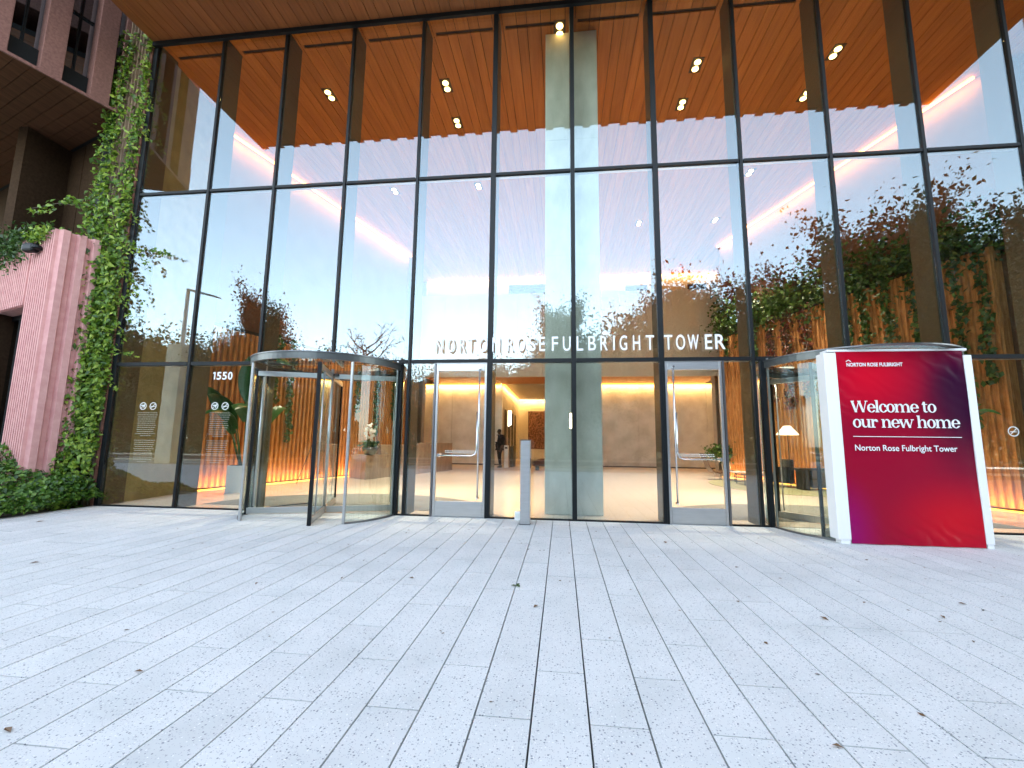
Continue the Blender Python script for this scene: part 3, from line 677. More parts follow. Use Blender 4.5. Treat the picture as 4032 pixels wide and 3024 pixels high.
# bold serif lettering, rasterised from drawn strokes
def glyphs():
    def rect(a, b, c, d): return lambda X, Y: (X >= a) & (X <= b) & (Y >= c) & (Y <= d)
    def ell(cx, cy_, rx, ry): return lambda X, Y: ((X-cx)/rx)**2+((Y-cy_)/ry)**2 <= 1
    def diag(x0, y0, x1, y1, w_): return lambda X, Y: (Y >= min(y0, y1)) & (Y <= max(y0, y1)) & (abs(X-(x0+(Y-y0)/(y1-y0)*(x1-x0))) <= w_/2)
    def un(*f): return lambda X, Y: np.any([g_(X, Y) for g_ in f], axis=0)
    def mi(f, *g_): return lambda X, Y: f(X, Y) & ~un(*g_)(X, Y)
    def cl(f, g_): return lambda X, Y: f(X, Y) & g_(X, Y)
    XH = .52; s = .135; sf = .05
    G = {}
    ring = mi(ell(.28, .26, .27, .275), ell(.28, .26, .125, .225))
    G['o'] = (ring, .56)
    G['c'] = (un(mi(ring, rect(.33, .6, .10, .44)), ell(.42, .40, .075, .075), cl(ring, rect(.0, .5, 0, .14))), .50)
    G['e'] = (un(mi(ring, rect(.3, .6, .13, .245)), rect(.13, .53, .245, .29)), .54)
    def arch(x): return mi(ell(x+.17, .335, .215, .2), ell(x+.125, .30, .115, .155), rect(x-.2, x+.5, -.1, .30), rect(x-.3, x, 0, 1))
    def stem(x, h, ls=.065, rs=.065): return un(rect(x, x+s, 0, h), rect(x-ls, x+s+rs, 0, sf), rect(x-ls, x+.01, h-sf, h))
    G['n'] = (un(stem(.07, XH), arch(.19), stem(.44, .37, .06), ), .66)
    G['n'] = (un(stem(.07, XH), mi(ell(.385, .33, .19, .2), ell(.33, .30, .11, .16), rect(-1, .2, -1, 2), rect(0, 1, -.1, .3)), rect(.44, .575, 0, .34), rect(.385, .635, 0, sf)), .66)
    G['h'] = (un(stem(.07, .76), mi(ell(.385, .33, .19, .2), ell(.33, .30, .11, .16), rect(-1, .2, -1, 2), rect(0, 1, -.1, .3)), rect(.44, .575, 0, .34), rect(.385, .635, 0, sf)), .66)
    a2 = mi(ell(.745, .33, .19, .2), ell(.69, .30, .11, .16), rect(-1, .57, -1, 2), rect(0, 2, -.1, .3))
    G['m'] = (un(G['n'][0], a2, rect(.80, .935, 0, .34), rect(.745, .995, 0, sf)), 1.02)
    G['r'] = (un(stem(.07, XH, .065, .08), mi(ell(.33, .30, .17, .22), ell(.33, .24, .12, .2), rect(-1, .2, -1, 2), rect(0, 1, -1, .36)), ell(.38, .43, .08, .08)), .49)
    G['u'] = (un(rect(.07, .205, .16, XH), rect(.005, .2, XH-sf, XH), mi(ell(.26, .19, .19, .2), ell(.315, .22, .11, .16), rect(.44, 1, -1, 2), rect(-1, 1, .22, 1)), rect(.44, .575, 0, XH), rect(.38, .5, XH-sf, XH), rect(.5, .635, 0, sf)), .66)
    G['l'] = (stem(.07, .76), .29)
    G['t'] = (un(rect(.09, .225, .12, .64), rect(.02, .36, XH-sf, XH), mi(ell(.24, .15, .15, .16), ell(.31, .18, .1, .13), rect(-1, 1, .15, 1)), diag(.09, .52, .16, .66, .1)), .39)
    def W(h, w_, th): 
        q = w_/4
        return un(diag(.08, h, .08+q*.85, 0, th), diag(.08+q*.85, 0, .08+q*1.75, h, .06), diag(.08+q*1.75, h, .08+q*2.7, 0, th), diag(.08+q*2.7, 0, .08+q*3.55, h, .06),
                  rect(0, .22, h-sf, h), rect(q*1.75-.02, q*1.75+.2, h-sf, h), rect(.08+q*3.55-.1, .08+q*3.55+.1, h-sf, h))
    G['W'] = (W(.72, 1.02, .15), 1.06); G['w'] = (W(XH, .86, .14), .92); G[' '] = (None, .27)
    return G
GL = glyphs()
def serif(name, body, x0, x1, z0, unit, y, parent):
    W_ = sum(GL[c][1] for c in body)-.04*len(body); kx = (x1-x0)/W_; mb = MB(); cur = 0
    stp = .0125
    ys = np.arange(-.03, .80, stp)+stp/2
    for c in body:
        f, adv = GL[c]
        if f is not None:
            xs_ = np.arange(-.02, adv+.06, .01)+.005; X, Y = np.meshgrid(xs_, ys); I = f(X, Y)
            prev = {}
            for j in range(len(ys)):
                row = I[j]; dd = np.diff(np.concatenate([[0], row.astype(int), [0]])); st = np.where(dd == 1)[0]; en = np.where(dd == -1)[0]
                for a, b in zip(st, en):
                    xa = x0+(cur+a*.01-.02)*kx; xb = x0+(cur+b*.01-.02)*kx; za = z0+(ys[j]-stp/2)*unit; zb = za+stp*unit
                    mb.add([(xa, y, za), (xb, y, za), (xb, y, zb), (xa, y, zb)], [(0, 1, 2, 3)])
        cur += adv-.04
    return mb.build(name, M['sign'], parent)
serif('headline', 'Welcome to', 4.03, 5.17, 1.892, .235, ty, bn)
serif('headline', 'our new home', 4.035, 5.455, 1.668, .235, ty, bn)

# ================================================================ BOLLARD, BOX
b = empty('access_post', (-.86, -.49, 0), 'square brushed steel access post in front of the centre glass', 'post')
MB().box(-.945, -.775, -.56, -.41, .01, 1.42).build('post_body', M['steel'], b, bevel=.006)
MB().box(-.95, -.77, -.565, -.405, 1.421, 1.436).build('post_cap', M['steeldk'], b)
MB().box(-.955, -.765, -.57, -.40, 0, .009).build('base_plate', M['steeldk'], b)
MB().box(-.774, -.768, -.53, -.44, .95, 1.12).build('push_plate', M['dark'], b)
t = empty('outlet_box', (-1.03, -.09, 0), 'small white box on the ground beside the steel post', 'box')
MB().box(-1.08, -.98, -.14, -.06, 0, .15).build('box_body', M['frame'], t, bevel=.008)
MB().box(-1.07, -.99, -.147, -.141, .03, .12).build('box_cover', M['vinyl'], t)

# ================================================================ WINGS (left wing; right wing mirrored)
A = Vector((.35, .937)); B = Vector((-.95, .314))
def wing(s):
    side = 'left' if s < 0 else 'right'
    def mx(p): return (p[0]*(-s), p[1])      # geometry written for the left wing
    def poly(mb, pts, z0, z1):
        q = [mx(p) for p in pts]
        ar = sum(q[i][0]*q[(i+1) % len(q)][1]-q[(i+1) % len(q)][0]*q[i][1] for i in range(len(q)))
        if ar < 0: q = q[::-1]
        return mb.prism(q, z0, z1)
    Pc = Vector((-11.565, -3.133)); zb = 8.847
    t = empty('side_wing', (mx((-15, 0))[0], 0, 0), 'brown angled wing with vertical fins and dark windows %s' % ('above the ivy at left' if s < 0 else 'beyond the right end of the glass'), 'building')
    def strp(mb, o, d, n, s0, s1, n0, n1, z0, z1):
        a = o+d*s0; b_ = o+d*s1; return poly(mb, [a+n*n0, b_+n*n0, b_+n*n1, a+n*n1], z0, z1)
    nA = Vector((.937, -.35)); nB = Vector((-.314, -.95))
    # face along A
    mb = MB(); s0 = 1.96-.79*3
    for k in range(6):
        a = s0+k*.79-.0; b_ = a+.34 if k < 5 else a+.5
        if k == 0: a = .02
        if b_ < a+.05: continue
        strp(mb, Pc, A, nA, a, min(b_, 3.2), -.35, .0, zb+.012, 18)
    mb.build('fin', M['brownfin'], t, bevel=.01)
    mb = MB(); strp(mb, Pc, B, nB, 0, 10.5, -.35, -.001, zb+.10, 9.6)
    for k in range(13):
        a = .02+k*.79; strp(mb, Pc, B, nB, a, a+.34, -.35, .0, 9.601, 18)
    mb.build('fin', M['brownfin'], t, bevel=.01)
    mb = MB(); strp(mb, Pc, A, nA, .0, 3.15, -.30, -.29, zb+.55, 18); strp(mb, Pc, B, nB, .3, 10.4, -.30, -.29, 9.62, 18); mb.build('window', M['glasswin'], t)
    mb = MB(); strp(mb, Pc, A, nA, .0, 3.15, -.36, -.352, zb+.11, 18); strp(mb, Pc, B, nB, .4, 10.4, -.36, -.352, 9.61, 18); strp(mb, Pc, A, nA, .0, 3.15, -.28, -.2, zb+.10, zb+.54)
    for k in range(6):
        a = s0+k*.79+.34; strp(mb, Pc, A, nA, a+.19, a+.23, -.285, -.25, zb+.55, 18)
        strp(mb, Pc, A, nA, a+.02, a+.43, -.284, -.255, zb+1.9, zb+1.95)
    mb.build('window_frame', M['black'], t)
    # wing soffit: boards parallel to B
    mb = MB(); poly(mb, [Pc+Vector((.05, .06)), (-10.50, .12), (-9.99, .12), (-22, 4.1), Pc+B*10.5+Vector((0, .1))], zb+.012, zb+.09); mb.build('soffit_backing', M['slot'], t)
    mb = MB(); k = 0; s_ = 0.02
    while s_ < 3.4:
        o = Pc+A*s_; o2 = Pc+A*(s_+.218); a1 = -.06; 
        # right end follows the A face; far end at the dark wall
        poly(mb, [o+B*.0, o2+B*.0, o2+B*11, o+B*11], zb-.012, zb+.010); s_ += .23
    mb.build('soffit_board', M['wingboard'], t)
    mb = MB(); strp(mb, Pc, A, nA, -.04, 3.25, .0, .04, zb-.03, zb+.03); strp(mb, Pc, B, nB, 0, 10.5, .001, .04, zb-.03, zb+.03); mb.build('soffit_trim', M['brownfin'], t)
    # dark panel wall under the soffit
    Pd = Vector((-10.0, .08)); mb = MB(); strp(mb, Pd, B, nB, 0, 14, -.3, 0, 0, zb-.014); mb.build('panel_wall', M['darkwall'], t)
    mb = MB()
    for k in range(9): strp(mb, Pd, B, nB, 1.0+k*1.5, 1.0+k*1.5+1.46, .0, .02, 0, zb-.02)
    mb.build('panel_rib', M['darkwall'], t)
    # pink fluted block
    t = empty('fluted_block', (mx((-12, 0))[0], 0, 0), 'low pink fluted concrete block with a dark window %s' % ('at the left edge' if s < 0 else 'past the right end of the facade'), 'building')
    Pp = Vector((-10.62, -.67)); zt = 5.68
    mb = MB()
    # front face: ribs, with a window opening from s=1.35 to 4.2, below 4.04
    def ribs(s0, s1, z0, z1):
        poly(mb, [Pp+B*s0, Pp+B*s1, Pp+B*s1-nB*.5, Pp+B*s0-nB*.5], z0, z1)
        k = 0; q = s0+.0
        dp = .05
        while q+.075 <= s1+.001:
            poly(mb, [Pp+B*(q+.004)-nB*.01, Pp+B*(q+.012)+nB*.085, Pp+B*(q+.060)+nB*.085, Pp+B*(q+.068)-nB*.01], z0+.001, z1-.001); q += .100
    ribs(0, 1.05, 0, zt); ribs(1.051, 4.5, 4.17, zt); ribs(4.501, 9, 0, zt)
    # side face along A
    poly(mb, [Pp+nA*.001, Pp+A*.64, Pp+A*.64-nA*.5, Pp-nA*.5+A*.01], 0, zt-.002)
    for q in (-.03, .23, .47): poly(mb, [Pp+A*(q)-nA*.01, Pp+A*(q+.04)+nA*.10, Pp+A*(q+.15)+nA*.10, Pp+A*(q+.19)-nA*.01], 0.001, zt-.001)
    mb.build('fluted_panel', M['pink'], t)
    mb = MB(); poly(mb, [Pp+B*1.06-nB*.3, Pp+B*4.49-nB*.3, Pp+B*4.49-nB*.32, Pp+B*1.06-nB*.32], .1, 4.15); mb.build('window', M['glasswin'], t)
    mb = MB()
    for q in (1.06, 2.2, 3.4, 4.42): poly(mb, [Pp+B*q-nB*.26, Pp+B*(q+.07)-nB*.26, Pp+B*(q+.07)-nB*.299, Pp+B*q-nB*.299], .1, 4.16)
    poly(mb, [Pp+B*1.06-nB*.25, Pp+B*4.49-nB*.25, Pp+B*4.49-nB*.299, Pp+B*1.06-nB*.299], 4.06, 4.165)
    mb.build('window_frame', M['black'], t)
    mb = MB(); poly(mb, [Pp+B*1.06-nB*.51, Pp+B*4.49-nB*.51, Pp+B*4.49-nB*3, Pp+B*1.06-nB*3], .01, .02); poly(mb, [Pp+B*1.06-nB*2.9, Pp+B*4.49-nB*2.9, Pp+B*4.49-nB*3, Pp+B*1.06-nB*3], .02, 4.0); mb.build('room', M['dark'], t)
    # pier at the end of the glass, in line with it
    t = empty('end_pier', (mx((-10.1, 0))[0], 0, 0), 'narrow stained concrete pier %s' % ('under the climbing ivy beside the left end of the glass' if s < 0 else 'at the right end of the glass'), 'pillar')
    mb = MB(); poly(mb, [(-10.52, -.02), (-9.80, -.02), (-9.80, .3), (-10.52, .3)], 0, 17)
    for k in range(8):
        x0 = -10.51+k*.088; poly(mb, [(x0, -.022), (x0+.02, -.06), (x0+.045, -.06), (x0+.065, -.022)], .001, 16.99)
    mb.build('pier_body', M['pier'], t)
    mb = MB(); poly(mb, [(-9.79, -.07), (-9.735, -.07), (-9.735, .02), (-9.79, .02)], 0, TP-.003); mb.build('rusty_edge', M['rust'], t)
    mb = MB(); poly(mb, [(-9.732, -.05), (-9.69, -.05), (-9.69, .03), (-9.732, .03)], 0, TP-.003); mb.build('jamb', M['black'], t)
    mb = MB(); poly(mb, [(-10.80, .0), (-10.53, .0), (-10.53, .3), (-10.80, .3)], 0, 17); mb.build('gap_shade', M['black'], t)  # solid black strip standing in for the shade inside the gap
    # planting bed
    mb = MB(); poly(mb, [(-9.64, -3.4), (-9.64, -.03), (-34, 7), (-34, -3.4)], -.11, -.02)
    o = mb.build('planting_bed', noisy('soil', (.05, .035, .02), (.09, .06, .035), (3, 3, 3), 6, .95) if 'soil' not in M else M['soil']); struct(o)
wing(-1); wing(1)

# ---- ivy
def rngpts(seed): return np.random.default_rng(seed)
rg_ = rngpts(11)
def ivy_left(z): return np.interp(z, [0, .4, .8, 1.6, 2.2, 3.5, 6.8, 9, 11], [12.3, 11.9, 11.2, 10.95, 10.87, 10.8, 10.85, 10.66, 10.6])
def ivy_points(n, s):
    z = 10.9*rg_.random(n)**1.25
    u = rg_.random(n); xl = ivy_left(z); x = 9.73+u*(xl-9.73)
    y = -.07-np.abs(rg_.normal(size=n))*(.07+.05*np.exp(-z/3)) - .55*np.exp(-z/.7)*rg_.random(n)
    # left of the pier the plant hangs free in front of the pink wall
    clump = .5+.5*np.sin(z*2.3+x*5)*np.sin(z*.97+2+x*9)
    edge = np.abs(u-.5)*2
    bare = np.clip((z-5.2)/2.5, 0, 1)*np.exp(-((u-.38)/.27)**2) + .5*np.exp(-((z-3.6)/.7)**2-((u-.8)/.2)**2)
    keep = rg_.random(n) < (.35+.65*clump)*(1-.93*np.clip(bare, 0, 1))*np.interp(z, [0, 5, 9, 11], [1, .95, .6, .55])
    # the left part thins out raggedly
    keep &= (u < .8+.2*rg_.random(n)) | (np.sin(z*4+1)*.5+.5 > rg_.random(n))
    x = x + .05*np.sin(z*6)*(u > .8)
    return np.stack([x*(-1 if s < 0 else 1), y, z], 1)[keep]
def ivy(s, label, n):
    t = empty('climbing_ivy', (s*10.1, -.2, 0), label, 'climbing plant')
    leaf_mesh('leaves', ivy_points(n, s), .105, M['ivy'], t, face=(-s*.25, -.9, .55), spread=.6, droop=1.2, seed=3)
    # trailing shoots over the glass edge
    q = []
    for (z0, dy, ln, dz) in ((5.6, -.25, .75, -.75), (5.5, -.15, 1.25, -.25), (5.0, -.2, .6, -.9), (4.4, -.15, .35, -.6), (3.8, -.15, .35, -.5), (3.2, -.1, .65, -.15), (6.4, -.2, .3, -.5), (9.3, -.2, .25, -.7), (8.6, -.25, .3, -.8), (2.6, -.1, .2, -.3), (5.2, -.1, .3, -1.4), (9.8, -.3, .15, -.8)):
        m_ = int(40*max(ln, -dz)*1.6)
        for i in range(m_):
            f = rg_.random(); q.append((s*9.72-s*ln*f**1.1+rg_.normal()*.035, dy*.6-.05+rg_.normal()*.04, z0+dz*f*f*.9+rg_.normal()*.05*(1.3-f)))
    leaf_mesh('trailing_shoots', q, .075, M['ivy'], t, face=(-s*.3, -.6, .3), spread=.8, droop=1, seed=9)
    mb = MB(); rr = random.Random(4)
    for j in range(16):
        x0 = rr.uniform(9.8, 10.5); z = 0; pts = []
        while z < rr.uniform(6, 10.3): pts.append((s*x0, -.075, z)); x0 = min(10.5, max(9.78, x0+rr.uniform(-.06, .06))); z += .45
        if len(pts) > 2: mb.tube(pts, .008, 5)
    mb.build('stems', M['bark'], t)
ivy(-1, 'bright green ivy climbing the pier beside the left end of the glass', 19000)
ivy(1, 'green ivy climbing the pier at the right end of the glass', 5000)
# ground ivy in the bed (left and right)
for s in (-1, 1):
    n = 17000 if s < 0 else 4000
    x = 9.62+rg_.random(n)**1.3*9; y = -2.4+rg_.random(n)*2.6
    y = y+ (x-9.62)*.18*rg_.random(n)
    hgt = .10+.34*np.clip((y+2.4)/1.6, 0, 1)+.75*np.exp(-((x-11.3)**2+(y+.3)**2)/.9)+.10*np.sin(x*3.1)*np.sin(y*4)
    lim = np.exp(-((x-9.62))/.05); hgt = hgt*np.clip((x-9.5)/.25, .25, 1)
    z = hgt*(.45+.6*rg_.random(n)**.5)
    z = np.maximum(z, .02)
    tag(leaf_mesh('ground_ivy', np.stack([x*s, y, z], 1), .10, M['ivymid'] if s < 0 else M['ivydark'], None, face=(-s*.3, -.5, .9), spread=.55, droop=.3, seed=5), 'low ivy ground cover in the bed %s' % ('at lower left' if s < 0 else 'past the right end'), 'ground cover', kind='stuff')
# shrubs along the top of the pink block
for i, q in enumerate((.75, 2.1, 3.5, 5.2)):
    Pp = Vector((-10.62, -.67))+B*q; t = empty('trailing_shrub', (Pp.x, Pp.y, 5.65), ['small leafy shrub nearest the corner on top of the pink block', 'leafy shrub spilling over the pink block behind the floodlight', 'leafy shrub on the pink block at the left picture edge', 'leafy shrub on the pink block outside the left edge'][i], 'shrub', 'shrubs on the pink block')
    n = 700 if i == 0 else 1500; f = (.55 if i == 0 else .85)
    p = rg_.normal(size=(n, 3))*np.array([.42, .25, .17 if i else .11])*f/.85
    p = p+np.array([Pp.x+.14, Pp.y+.1, 5.78 if i else 5.68]); low = rg_.random(n) < .35; p[low, 2] -= rg_.random(low.sum())*.45*(1 if i else .3); p[low, 1] = Pp.y-.12-rg_.random(low.sum())*.1-(p[low, 0]-Pp.x)*.33
    leaf_mesh('foliage', p, .085, M['ivydark'] if i else M['ivy'], t, spread=1, seed=20+i)
    MB().tube([(Pp.x, Pp.y+.15, 5.64), (Pp.x+.03, Pp.y+.12, 5.95)], .012, 6).build('stem', M['bark'], t)
# shoot reaching left from the ivy
t = empty('ivy_shoot', (-10.8, -.3, 6.4), 'thin leafy shoot reaching left from the ivy over the pink block', 'climbing plant')
q = []
for i in range(70): f = rg_.random(); q.append((-10.75-1.05*f, -.35-.10*f+rg_.normal()*.04, 6.45-.12*f+.1*math.sin(f*5)+rg_.normal()*.06))
leaf_mesh('leaves', q, .10, M['ivy'], t, face=(.3, -.7, .4), spread=.5, seed=31)
MB().tube([(-10.6, -.25, 6.45), (-11.2, -.4, 6.46), (-11.8, -.45, 6.34)], .006, 5).build('stem', M['bark'], t)
# floodlight on the block
fx, fy, fz = -11.33, -.62, 5.33
t = empty('floodlight', (fx, fy, fz), 'black floodlight hanging on the top edge of the pink block', 'light')
MB().box(fx-.16, fx+.13, fy-.1, fy+.06, fz-.1, fz+.09).build('housing', M['black'], t, bevel=.05)
MB().tube([(fx, fy+.2, fz+.36), (fx, fy+.05, fz+.08)], .03, 8).build('bracket', M['black'], t)
MB().lathe([(.06, -.0), (.09, .02), (.07, .08)], (fx+.17, fy-.04, fz-.05), 12).build('lens_hood', M['black'], t)

# ================================================================ LOBBY GREENERY
def side_pt(sgn, f, off):
    a, b_ = Vector(SW[sgn][0]), Vector(SW[sgn][1]); d = (b_-a).normalized(); n = Vector((-d.y, d.x))*(1 if sgn > 0 else -1)
    p = a+(b_-a)*f+n*off; return p
names = ['at the front end', 'second from the front', 'third from the front', 'in the middle', 'fifth from the front', 'sixth from the front', 'seventh from the front', 'at the rear end']
for i in range(8):
    f = .04+i*.13; p = side_pt(1, f, -.35); t = empty('ledge_shrub', (p.x, p.y, 6.2), 'dark leafy shrub on top of the right fluted wall, %s' % names[i], 'shrub', 'shrubs on the right fluted wall')
    n = 1700; q = rg_.normal(size=(n, 3))*np.array([.36, .6, (.30, .34, .46, .5, .5, .42, .5, .55)[i]])+np.array([p.x-.05, p.y, (6.45, 6.45, 6.55, 6.6, 6.6, 6.6, 6.7, 6.7)[i]])
    leaf_mesh('foliage', q, .15, M['ivydark'], t, spread=1, seed=40+i)
    MB().tube([(p.x, p.y, 6.21), (p.x-.05, p.y+.05, 6.8)], .02, 6).build('stem', M['bark'], t)
vn = 0
for sgn, lst in ((1, [(.02, 3.4, 1), (.07, 4.4, 1.2), (.17, 3.1, 1), (.24, 3.9, 1.5), (.31, 3.4, 1.4), (.36, 2.2, 1), (.52, 3.2, 2.2), (.60, 3.6, 2.6), (.68, 3.3, 2.4), (.76, 2.2, 1.5), (.93, 1.3, 1.2)]),
                 (-1, [(.22, 2.2, 1), (.28, 3.4, 1), (.42, 2.6, 1.), (.62, 2.2, 1), (.74, 3.1, 1.2), (.86, 2.4, 1)])):
    zt = 6.25 if sgn > 0 else 4.7
    for f, ln, wd in lst:
        vn += 1; p = side_pt(sgn, f, .12); t = empty('hanging_vine', (p.x, p.y, zt), 'hanging leafy vine down the %s fluted wall, %s metres from the glass' % ('right' if sgn > 0 else 'left', ('%.0f' % (p.y) if p.y < 30 else '')), 'vine', 'vines hanging on the fluted walls')
        n = int(60*ln*wd); q = []
        for k in range(n):
            h = rg_.random()**.9*ln; q.append((p.x-sgn*rg_.random()*.07, p.y+rg_.normal()*.085*wd+.04*math.sin(h*3), zt-h))
        leaf_mesh('leaves', q, .14 if wd < 2 else .12, M['bronzevine'] if (wd >= 2.2) else M['ivydark'], t, face=(-sgn*.8, -.5, .4), spread=.5, droop=1.2, seed=60+vn)
        MB().tube([(p.x, p.y, zt), (p.x, p.y+.02, zt-ln*.5), (p.x, p.y, zt-ln)], .006, 5).build('stem', M['bark'], t)

# ================================================================ LOBBY FURNITURE
# white planter with bird of paradise
t = empty('potted_plant', (-8.63, 2.75, 0), 'tall broad leaved plant in a square white planter left of the revolving door', 'plant')
MB().prism([(-8.93, 2.5), (-8.40, 2.5), (-8.40, 3.03), (-8.93, 3.03)], 0, .69).build('planter', M['stone'], t, bevel=.01)
MB().box(-8.90, -8.43, 2.53, 3.0, .69, .70).build('soil', M['dark'], t)
def broadleaf(base, tipv, L_, wd, bend, seed, parent):
    """stalk from the pot, then an oval blade that arches over"""
    d = Vector(tipv).normalized(); base = Vector(base); top = base+d*L_; side = Vector((1, .35*math.sin(seed*2.1), .15*math.cos(seed))); side = (side-d*side.dot(d)).normalized()
    hz = Vector((d.x, d.y, 0)); hz = hz.normalized() if hz.length > .01 else Vector((1, 0, 0))
    st = MB().tube([base, base+d*L_*.5, top], [.022, .016, .011], 7); ns = 10; vs = []; fs = []
    p = top.copy(); dirv = d.copy()
    BL = wd*2.6
    for i in range(ns+1):
        f = i/ns; wv = wd*.5*math.sin(PI*min(1, f*.93+.07))**.75
        nrm = side.cross(dirv).normalized()
        vs += [p-side*wv+nrm*wv*.35, p-side*wv*.5+nrm*wv*.12, p, p+side*wv*.5+nrm*wv*.12, p+side*wv+nrm*wv*.35]
        dirv = (dirv+hz*bend*.1-Vector((0, 0, bend*.16*f*2))); dirv = (dirv-side*dirv.dot(side)*.6).normalized(); p = p+dirv*BL/ns
    for i in range(ns):
        for k in range(4): fs.append((i*5+k, i*5+k+1, i*5+k+6, i*5+k+5))
    l = MB().add(vs, fs).build('leaf', M['banana'], parent, smooth=True)
    st.build('stalk', M['banana'], l, smooth=True)
for i, (dx, dy, dz, L_, wd, bend) in enumerate([(-.03, 0, 1, 1.75, .42, .35), (.05, .05, 1, 1.6, .46, .25), (.22, -.05, 1, 1.45, .40, .8), (-.22, -.05, 1, 1.05, .42, 1.6), (-.38, .05, 1, .9, .30, 2.2), (-.12, -.12, 1, 1.0, .44, 1.7), (.30, .1, 1, 1.0, .34, 1.5), (.12, -.2, 1, 1.2, .4, 1.5), (-.1, .15, 1, 1.35, .36, .7), (-.30, -.1, 1, 1.25, .38, 1.0)]):
    broadleaf((-8.66+dx*.3, 2.76+dy*.3, .69), (dx, dy, dz), L_*.98, wd*1.15, bend, i, t)
# reception desk
t = empty('reception_desk', (-7.2, 9, 0), 'long pale wooden block reception desk behind the left doors', 'desk')
MB().prism([(-8.12, 7.65), (-7.17, 6.94), (-6.5, 10.2), (-7.5, 10.6)], 0, .855).build('desk_block', M['deskwood'], t, bevel=.01)
MB().prism([(-7.9, 8.3), (-7.05, 7.95), (-6.35, 11.6), (-7.3, 11.9)], .856, 1.22).build('raised_shelf', M['deskwood'], t, bevel=.01)
MB().prism([(-6.85, 10.3), (-6.3, 10.1), (-5.55, 13.0), (-6.6, 13.3)], 0, 1.30).build('desk_end', M['deskwood'], t, bevel=.01)
# orchid
t = empty('orchid', (-7.2, 7.25, .86), 'white orchid in a round glass bowl on the reception desk', 'plant')
MB().lathe([(.12, 0), (.2, .03), (.27, .16), (.28, .28), (.25, .28), (.2, .06)], (-7.2, 7.3, .858), 20).build('bowl', M['steeldk'], t, smooth=True)
q = rg_.normal(size=(160, 3))*np.array([.13, .12, .06])+np.array([-7.2, 7.3, 1.25]); leaf_mesh('leaves', q, .16, M['ivydark'], t, spread=.8, seed=90)
q = []
for (cx_, cz_) in ((-7.32, 1.82), (-7.2, 1.9), (-7.1, 1.75), (-7.35, 1.65), (-7.18, 1.66), (-7.08, 1.55), (-7.28, 1.5), (-7.15, 1.45), (-7.22, 1.78)):
    for k in range(7): q.append((cx_+rg_.normal()*.028, 7.22+rg_.normal()*.03, cz_+rg_.normal()*.028))
leaf_mesh('blossoms', q, .125, M['petal'], t, face=(.1, -1, .1), spread=.4, wid=.95, seed=91)
MB().tube([(-7.2, 7.3, 1.1), (-7.13, 7.28, 1.5), (-7.22, 7.25, 1.85)], .008, 6).tube([(-7.2, 7.3, 1.1), (-7.33, 7.28, 1.5), (-7.33, 7.25, 1.8)], .008, 6).build('stem', M['ivydark'], t)
# easel
t = empty('easel', (-8.1, 5.6, 0), 'thin black tripod easel in front of the left fluted wall', 'easel')
for a, b_ in (((-8.62, 5.15, 0), (-8.12, 5.55, 2.05)), ((-7.85, 6.1, 0), (-8.08, 5.6, 2.05)), ((-7.75, 5.2, 0), (-8.06, 5.55, 2.05))): MB().tube([a, b_], .013, 6).build('leg', M['dark'], t)
MB().box(-8.28, -7.9, 5.44, 5.47, 1.02, 1.05).build('ledge', M['dark'], t)
MB().prism([(-8.2, 5.47), (-7.92, 5.47), (-7.92, 5.49), (-8.2, 5.49)], 1.06, 1.75).build('board', M['deskwood'], t)
# turnstile pedestals
for x, y, lb in ((-3.24, 15.9, 'slim white turnstile pedestal right of the walking man'), (-.95, 15.9, 'slim white turnstile pedestal partly hidden by the steel post')):
    t = empty('turnstile', (x, y, 0), lb, 'turnstile', 'turnstile pedestals')
    MB().box(x-.11, x+.11, y-.12, y+.12, 0, 1.2).build('pedestal', M['frame'], t, bevel=.01)
    MB().box(x-.07, x+.07, y-.126, y-.1205, 1.02, 1.12).build('reader', M['dark'], t)
    MB().box(x+.13, x+.30, y+.5, y+2.0, 0, 1.15).build('gate_body', M['fin'], t)
# artwork, sconces, exit sign
t = empty('wall_art', (-2.2, 28.75, 2.4), 'large mottled dark red picture at the end of the lift corridor', 'picture')
MB().box(-3.0, .3, 28.72, 28.78, .85, 3.95).build('canvas', M['art'], t)
MB().box(-3.03, .33, 28.781, 28.80, .82, 3.98).build('picture_frame', M['dark'], t)
t = empty('wall_light', (-3.5, 18.3, 2.8), 'vertical twin tube light at the corner of the lift corridor', 'light')
MB().box(-3.46, -3.38, 18.2, 18.28, 2.33, 3.28).build('light_tube', M['ledwhite'], t)
MB().box(-3.34, -3.26, 18.2, 18.28, 2.40, 3.28).build('light_tube', M['ledwhite'], t)
MB().box(-3.47, -3.25, 18.281, 18.31, 2.3, 3.3).build('back_plate', M['dark'], t)
t = empty('mullion_reader', (-.07, -.06, 1.8), 'slim warm lit reader on the centre mullion', 'light')
MB().box(-.085, -.045, .03, .06, 1.66, 1.94).build('lit_face', M['ledwhite'], t)
MB().box(-.09, -.04, .061, .08, 1.65, 1.95).build('back_plate', M['dark'], t)
for x, y, z, lb in ((-1.45, 14.9, 10.45, 'small red glowing alarm beacon on the ceiling left of the column'), (6.0, 14.6, 10.45, 'small red glowing alarm beacon on the ceiling at right')):
    t = empty('alarm_beacon', (x, y, z), lb, 'beacon', 'red ceiling beacons')
    MB().lathe([(.06, .08), (.09, .05), (.09, -.02), (.05, -.06)], (x, y, z), 12).build('lens', M['red'], t, smooth=True)
    MB().lathe([(.1, .0), (.1, .05)], (x, y, z+.083), 12).build('base', M['frame'], t)
